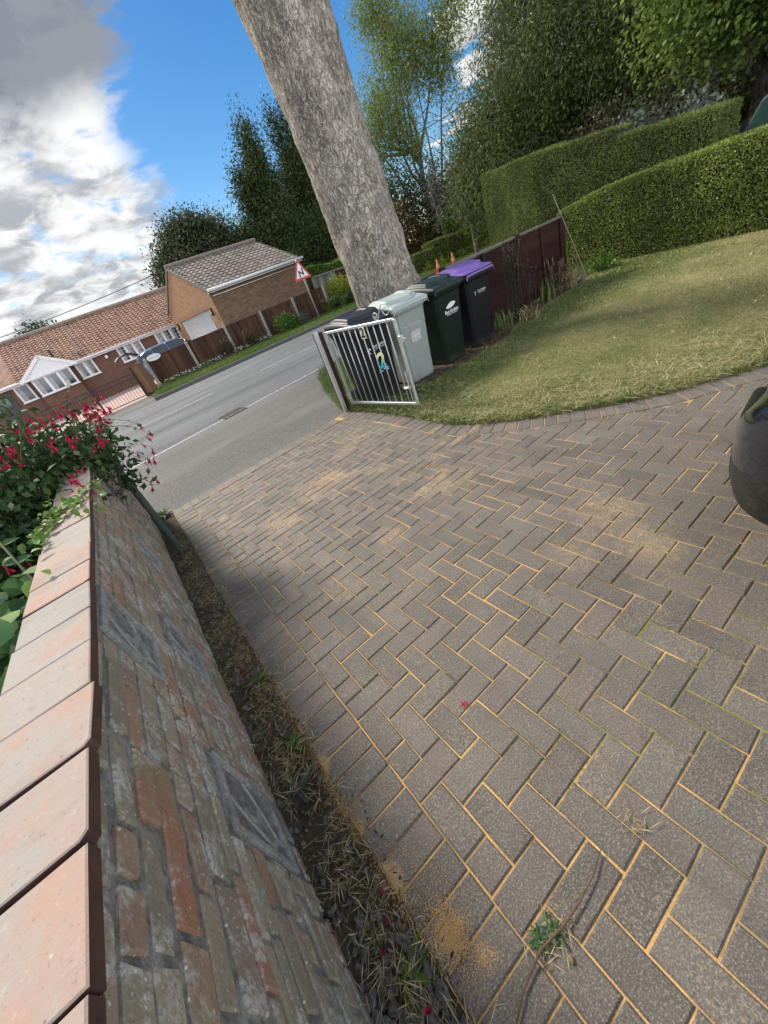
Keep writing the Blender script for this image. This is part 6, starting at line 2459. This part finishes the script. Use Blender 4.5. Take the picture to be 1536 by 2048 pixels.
bush('small dull shrub at the foot of the second fence panel', 5.15, 19.45, [(0, 0, .42, .34, .3, .36)], 80, L_PURP, .075, .04, .08)
bush('brown twiggy shrub at the foot of the third fence panel', 6.35, 19.4, [(0, 0, .36, .42, .32, .34), (.1, 0, .6, .25, .2, .2)], 90, L_AUT, .07, .03, .09, shell=.3)
bush('leafy hydrangea shrub in front of the fourth fence panel', 8.15, 19.3, [(0, 0, .42, .50, .36, .42), (.4, 0, .3, .35, .3, .3)], 170, L_LAUREL, .10, .06, .08)
bush('grey leaved low shrub beside the hydrangea', 9.15, 19.3, [(0, 0, .25, .42, .3, .24)], 80, L_GREY, .08, .035, .07)
bush('bright yellow green shrub in front of the slatted fence', 12.3, 20.5, [(0, 0, .95, .75, .55, .55), (.2, 0, .55, .6, .5, .5)], 220, L_YEL, .12, .05, .12)
bush('dark shrub at the end of the slatted fence beside the trunk', 14.4, 20.6, [(0, 0, .8, .75, .6, .8), (1.0, 0, .6, .7, .5, .6)], 240, L_DARK, .12, .06, .12)
bush('silvery low shrub at the foot of the dark shrub', 13.7, 19.4, [(0, 0, .28, .8, .3, .28)], 130, L_GREY, .08, .04, .08)
bush('low dark plants in front of the yellow green shrub', 12.2, 19.5, [(0, 0, .3, .9, .35, .34)], 150, L_FUCH, .11, .05, .1)
for i, (x, w) in enumerate(((2.35, .5), (3.1, .45), (3.85, .5), (4.55, .45), (5.75, .35), (6.95, .35))):
    t = thing('white_flowers', 'low white flowering plant in the strip below the brown fence', 'plant', (x, 19.35 + random.uniform(-.08, .08), .08), 0, 'white flowers below the far fence')
    Q, r = crown_quads([(0, 0, .10, w, .28, .14)], 50, 9, .06, .03, .06, zmin=0)
    quad_mesh('leaves', Q, L_GREY if i % 2 else L_LAUREL, t, r)
    b = MB()
    for k in range(26):
        p_ = Vector((random.gauss(0, w * .5), random.gauss(-.08, .14), random.uniform(.14, .26)))
        b.box(p_, (.035, .035, .014), random.random())
    b.build('blooms', WHITEFL, t)


def strap_clump(label, x, y, z, n, Lr, m, wd, spread=.6, grp=None, name='strap_leaf_plant'):
    t = thing(name, label, 'plant', (x, y, z), 0, grp)
    Qs = []
    for k in range(n):
        a = random.uniform(0, 6.28)
        L = random.uniform(*Lr)
        p = np.array([random.gauss(0, .07), random.gauss(0, .07), 0.0])
        dirv = np.array([math.cos(a), math.sin(a), 0]) * spread * random.uniform(.3, 1)
        sd = np.array([-math.sin(a), math.cos(a), 0.0])
        m_ = 6
        pts = [p + dirv * L * (i / m_) ** 1.3 + np.array([0, 0, L * (1.2 * (i / m_) - .65 * (i / m_) ** 2.4)]) for i in range(m_ + 1)]
        for i in range(m_):
            w0, w1 = wd * (1 - (i / m_) ** 2) + .001, wd * (1 - ((i + 1) / m_) ** 2) + .001
            Qs.append([pts[i] - sd * w0, pts[i] + sd * w0, pts[i + 1] + sd * w1, pts[i + 1] - sd * w1])
    quad_mesh('leaves', np.array(Qs), m, t, np.repeat(RNG.random(n), 6))
    return t


strap_clump('big clump of arching strap leaves right of the sign pole', 10.85, 19.3, .08, 130, (.6, 1.25), L_STRAP, .028, .75)
strap_clump('smaller clump of arching strap leaves left of the yellow green shrub', 11.6, 19.25, .08, 80, (.5, 1.0), L_STRAP, .026, .8)


def stalks(label, x, y, z, n, hr, m, sp, leafy=0, grp='dead stalks in the planting beds'):
    t = thing('dead_plant', label, 'plant', (x, y, z), 0, grp)
    b = MB()
    PP = []
    for k in range(n):
        h = random.uniform(*hr)
        p0 = (random.gauss(0, sp * .5), random.gauss(0, sp * .4), 0)
        p1 = (p0[0] + random.gauss(0, sp), p0[1] + random.gauss(0, sp * .6), h)
        pts = limb(b, p0, p1, .007, .003, .06, 5, 5)
        for q in pts[1:]:
            for w in range(leafy):
                PP.append(tuple(q + Vector((random.gauss(0, .012), random.gauss(0, .012), random.gauss(0, .05)))))
        b.tube([p1, (p1[0], p1[1], p1[2] + .06)], [.012, .007], 5)
    b.build('stems', m, t)
    if PP:
        P = np.array(PP)
        Q = leaf_quads(P, rand_dirs(len(P)) + np.array([0, 0, .4]), rand_dirs(len(P)), .05 + .03 * RNG.random(len(P)), .012)
        quad_mesh('withered_leaves', Q, L_PURP, t)
    return t


stalks('pale dead flower stalks standing above the hydrangea by the far fence', 8.95, 19.5, .08, 16, (.7, 1.25), TWIG, .14)
stalks('dead flower stalks poking up by the brown twiggy shrub', 6.0, 19.4, .08, 7, (.6, .95), TWIG, .12)
stalks('tall dark seed stalks close to the purple lidded bin', 5.92, 4.66, .02, 13, (.75, 1.08), plain('dark_stem', (.05, .042, .03), .8), .09, 9)
stalks('short dark seed stalks in front of the fence post', 6.45, 4.72, .02, 6, (.45, .75), plain('dark_stem_two', (.05, .042, .03), .8), .10, 8)
stalks('straw coloured dead stalks at the corner of the fence', 7.35, 4.76, .02, 20, (.3, .6), TWIG, .16, 2)
strap_clump('green strap leaf clump below the fence batten', 6.95, 4.74, .02, 34, (.35, .62), L_STRAP, .010, .45, None, 'iris_plant')
strap_clump('small strap leaf clump beside the navy bin', 5.55, 4.62, .02, 26, (.3, .5), L_STRAP, .009, .5, None, 'iris_plant')
strap_clump('withered grass clump near the bamboo cane', 7.75, 4.78, .02, 90, (.25, .55), STRAW, .006, .7, None, 'grass_clump')
strap_clump('withered grass clump in front of the tall seed stalks', 5.95, 4.42, .02, 80, (.15, .34), STRAW, .006, .9, None, 'grass_clump')
bush('small green weed patch at the foot of the cane', 8.75, 4.7, [(0, 0, .10, .30, .2, .12)], 60, L_LAUREL, .055, .035, .05, .02, None)
b = MB()
limb(b, (8.15, 4.68, .0), (7.42, 4.80, 1.52), .010, .007, .01, 6, 6)
tag(b.build('bamboo_cane', plain('pale_cane', (.30, .27, .2), .6)), 'long pale bamboo cane leaning against the fence end', 'cane')
b = MB()
limb(b, (7.75, 4.62, .0), (7.50, 4.78, .55), .007, .005, .01, 5, 6)
tag(b.build('bamboo_cane', plain('dull_cane', (.18, .15, .11), .7)), 'short dull cane stuck in the bed beside the long cane', 'cane')
t = thing('rounded_stone', 'pale rounded stone lying against the foot of the hedge', 'stone', (8.05, 4.86, .06))
def stone(b, c, r, sq=.65):
    ph = [random.uniform(0, 6) for _ in range(3)]
    n1, n2 = 6, 9
    vs = [(c[0], c[1], c[2] + r * sq)]
    for i in range(1, n1):
        th = math.pi * i / n1
        for k in range(n2):
            a = 2 * math.pi * k / n2
            q = r * (1 + .14 * math.sin(2 * a + ph[0]) + .1 * math.sin(3 * th + ph[1]) + .08 * math.sin(3 * a + ph[2]))
            vs.append((c[0] + q * math.sin(th) * math.cos(a), c[1] + q * 1.25 * math.sin(th) * math.sin(a), c[2] + q * sq * math.cos(th)))
    vs.append((c[0], c[1], c[2] - r * sq))
    fs = [(0, 1 + k, 1 + (k + 1) % n2) for k in range(n2)]
    for i in range(n1 - 2):
        for k in range(n2):
            a, c_ = 1 + i * n2 + k, 1 + i * n2 + (k + 1) % n2
            fs.append((a, a + n2, c_ + n2, c_))
    e = len(vs) - 1
    fs += [(e, 1 + (n1 - 2) * n2 + (k + 1) % n2, 1 + (n1 - 2) * n2 + k) for k in range(n2)]
    b.add(vs, fs)
b = MB()
stone(b, (0, 0, 0), .07)
b.build('stone', CONC, t, smooth=True)
# dry soil crumbs and litter in the bed
n = 2600
P = np.stack([RNG.uniform(2.7, 8.8, n), RNG.uniform(4.25, 4.9, n), np.full(n, .025)], 1)
keep = P[:, 1] > np.interp(P[:, 0], [2.7, 5.2, 5.6, 6.8, 7.8, 8.9], [4.25, 4.22, 4.45, 4.62, 4.66, 4.9])
P = P[keep]
n = len(P)
D = rand_dirs(n)
D[:, 2] = np.abs(D[:, 2]) * .35
tag(quad_mesh('bed_litter', leaf_quads(P, D, np.tile([0, 0, 1.0], (n, 1)) + rand_dirs(n) * .4, .03 + .05 * RNG.random(n), .006 + .02 * RNG.random(n)), LITTER), kind='stuff')

# ------------------------------------------------------------------ debris in the strip between wall and drive
mp, gp = m_ground('pebble_stone', [(.3, (.05, .05, .05)), (.5, (.12, .115, .11)), (.75, (.26, .24, .21))], 25, 90, .002), None
b = MB()
for k in range(1150):
    y = random.uniform(-.6, 4.0) if k > 650 else abs(random.gauss(0, .28)) + .05
    x = random.uniform(-.385, -.19)
    r_ = random.uniform(.005, .013) * (1.25 if y < .5 else .9)
    b.rv = random.random()
    stone(b, (x, y, -.008 + r_ * random.uniform(.2, .7)), r_)
tag(b.build('pebbles', mp, smooth=True), kind='stuff')
n = 4200
P = np.stack([np.clip(RNG.normal(-.285, .065, n), -.385, -.12), RNG.uniform(-.3, 4.4, n) ** 1.0, RNG.uniform(0, .022, n)], 1)
P = P[(fnoise(P * np.array([1, 1, 0]), 9.0, 2.0) + .35 * RNG.normal(size=n)) > -.25]
n = len(P)
D = rand_dirs(n)
D[:, 2] *= .22
tag(quad_mesh('leaf_litter', leaf_quads(P, D, np.tile([0, 0, 1.0], (n, 1)) + rand_dirs(n) * .5, (.008 + .020 * RNG.random(n)), .003 + .008 * RNG.random(n), .3), LITTER), kind='stuff')
n = 6200
P = np.stack([np.clip(RNG.normal(-.275, .065, n), -.37, -.08), RNG.uniform(-.2, 4.2, n), RNG.uniform(.004, .034, n)], 1)
P = P[(fnoise(P * np.array([1, 1, 0]), 7.0, 6.0) + .45 * RNG.normal(size=n)) > -.15]
n = len(P)
D = rand_dirs(n)
D[:, 2] *= .16
tag(quad_mesh('straw', leaf_quads(P, D, np.tile([0, 0, 1.0], (n, 1)), .02 + .06 * RNG.random(n) ** 2 + .01, .0016 + .0022 * RNG.random(n), .2), STRAW), kind='stuff')
# sand grains spilled along the paving edge
GR_ = []
for (cx, cy, rx, ry, n) in ((-.10, .40, .024, .042, 1700), (-.13, .44, .05, .06, 900), (-.185, 1.08, .016, .16, 1500), (-.18, .88, .014, .10, 900), (-.185, .60, .016, .08, 700), (-.182, 1.55, .016, .14, 900), (-.06, .31, .024, .018, 260), (-.15, .62, .05, .12, 500), (-.10, 1.0, .06, .3, 500), (-.08, .5, .05, .1, 500), (-.18, 2.2, .02, .4, 500)):
    q = np.stack([cx + RNG.normal(0, rx, n), cy + RNG.normal(0, ry, n)], 1)
    e = np.exp(-.5 * (((q[:, 0] - cx) / rx) ** 2 + ((q[:, 1] - cy) / ry) ** 2))
    GR_.append(np.c_[q, .001 + .006 * e * RNG.random(n) * (n > 800)])
P = np.concatenate(GR_)
n = len(P)
D = rand_dirs(n)
D[:, 2] *= .3
L = .0016 + .0026 * RNG.random(n)
tag(quad_mesh('spilled_sand', leaf_quads(P, D, np.tile([0, 0, 1.0], (n, 1)) + rand_dirs(n) * .5, L, L * .9), JSAND), kind='stuff')


def weed(label, x, y, n, L, m=L_LAUREL, z=0.0, name='weed'):
    t = thing(name, label, 'weed', (x, y, z), 0, 'weeds at the paving edge')
    a = RNG.random(n) * 6.28
    P = np.stack([RNG.normal(0, .012, n), RNG.normal(0, .012, n), np.full(n, .004)], 1)
    D = np.stack([np.cos(a), np.sin(a), .2 + .6 * RNG.random(n)], 1)
    broad(P, D, np.tile([0, 0, 1.0], (n, 1)), L * (.6 + .6 * RNG.random(n)), m, 'leaves', t, .32)
    return t


weed('small green weed at the paving edge beside the strip', -.215, 1.28, 22, .055)
weed('grey green thistle like seedling in the leaf litter below the wall', -.30, 1.10, 12, .085, L_GREY)
weed('tiny grass weed half way along the leaf litter strip', -.23, 1.75, 16, .05)
weed('flat rosette weed in the paving joint at the foot of the twig', .075, .235, 30, .026, L_BIG)
weed('second flat rosette weed beside the twig', .122, .218, 20, .026, L_BIG)
weed('seedling growing where the dark gate meets the road', -.26, 4.98, 20, .12, L_LAUREL)
weed('green weed in the litter nearest the camera', -.24, .42, 14, .045)
t = thing('fallen_twig', 'long brown twig lying across the paving in the bottom right', 'twig', (0, 0, 0))
b = MB()
b.tube([(-.10, .185, .010), (-.03, .21, .012), (.06, .222, .014), (.15, .208, .016), (.22, .206, .014), (.30, .212, .012), (.37, .228, .008)], [.0022, .0032, .0036, .0034, .003, .0024, .0012], 6)
b.build('stem', plain('brown_twig', (.12, .07, .045), .8, var=.4, scale=60), t, smooth=True)
n = 60
P = np.stack([RNG.normal(.10, .05, n), RNG.normal(.215, .022, n), RNG.uniform(.004, .012, n)], 1)
D = rand_dirs(n)
D[:, 2] *= .15
tag(quad_mesh('straw', leaf_quads(P, D, np.tile([0, 0, 1.0], (n, 1)), .02 + .04 * RNG.random(n), .0022), STRAW), kind='stuff')
n = 26
P = np.stack([RNG.normal(.50, .02, n), RNG.normal(.19, .02, n), RNG.uniform(.004, .012, n)], 1)
D = rand_dirs(n) * np.array([1, 1, .15]) + np.array([.4, .2, 0])
tag(quad_mesh('straw', leaf_quads(P, D, np.tile([0, 0, 1.0], (n, 1)), .02 + .04 * RNG.random(n), .0026), STRAW), kind='stuff')
t = thing('pebble', 'single tan pebble on the paving near the twig', 'pebble', (.105, .165, .006))
b = MB()
stone(b, (0, 0, 0), .007)
b.build('stone', plain('tan_pebble', (.34, .2, .12), .7), t, smooth=True)
# fallen red petals
b = MB()
for k in range(34):
    x, y = random.choice(((-.27, 1.7), (-.28, 2.0), (-.25, 2.3), (-.26, .36), (-.3, 2.6)))
    x, y = x + random.gauss(0, .03), y + random.gauss(0, .12)
    b.rv = random.random()
    a = random.uniform(0, 6)
    s = random.uniform(.008, .014)
    z = random.uniform(.012, .03)
    b.add([(x, y, z), (x + s * math.cos(a), y + s * math.sin(a), z + .004), (x + 1.6 * s * math.cos(a + .5), y + 1.6 * s * math.sin(a + .5), z), (x + s * math.cos(a + 1), y + s * math.sin(a + 1), z + .003)], [(0, 1, 2, 3)])
x, y = .42, .83
for k in range(5):
    a = k * 1.3
    b.add([(x, y, .003), (x + .011 * math.cos(a), y + .011 * math.sin(a), .008), (x + .02 * math.cos(a + .4), y + .02 * math.sin(a + .4), .004), (x + .011 * math.cos(a + .8), y + .011 * math.sin(a + .8), .006)], [(0, 1, 2, 3)])
tag(b.build('fallen_petals', PETAL), kind='stuff')
# moss and tiny grass sprouting in the near joints
n = 2600
gx = np.round((RNG.uniform(.35, 1.8, n) - X0) / CELL) * CELL + X0
gy = RNG.uniform(.05, 1.0, n)
sw = RNG.random(n) < .5
P = np.stack([np.where(sw, gx, RNG.uniform(.35, 1.8, n)), np.where(sw, gy, np.round((gy - Y0) / CELL) * CELL + Y0), np.full(n, -.004)], 1)
P[:, :2] += RNG.normal(0, .0022, (n, 2))
k = (fnoise(P * np.array([1, 1, 0]), 5.0, 3.0) > .34) & (RNG.random(n) < .8)
P = P[k]
n = len(P)
tag(quad_mesh('joint_moss', blades(P, .006 + .010 * RNG.random(n), .0022 + .002 * RNG.random(n), 1.4), GRASS, None, np.clip(.28 + .12 * RNG.normal(size=n), 0, 1)), kind='stuff')
n = 900
P = np.stack([RNG.uniform(2.6, 8.5, n), RNG.uniform(.6, 4.7, n), np.full(n, .042)], 1)
P = P[poly_mask(P[:, :2], LP)]
P = P[(fnoise(P * np.array([1, 1, 0]), 2.4, 7.0) + .5 * RNG.normal(size=len(P))) > .3]
n = len(P)
D = rand_dirs(n) * np.array([1, 1, .12])
tag(quad_mesh('lawn_straw', leaf_quads(P, D, np.tile([0, 0, 1.0], (n, 1)), .06 + .12 * RNG.random(n), .005 + .003 * RNG.random(n), .1), STRAW), kind='stuff')
# scattered fallen leaves on the lawn
n = 170
P = np.stack([RNG.uniform(3, 9.0, n), RNG.uniform(1.2, 4.9, n), np.full(n, .045)], 1)
P = P[poly_mask(P[:, :2], LP)]
n = len(P)
D = rand_dirs(n) * np.array([1, 1, .3])
tag(quad_mesh('fallen_leaves', leaf_quads(P, D, np.tile([0, 0, 1.0], (n, 1)) + rand_dirs(n) * .4, .03 + .03 * RNG.random(n), .025), STRAW), kind='stuff')
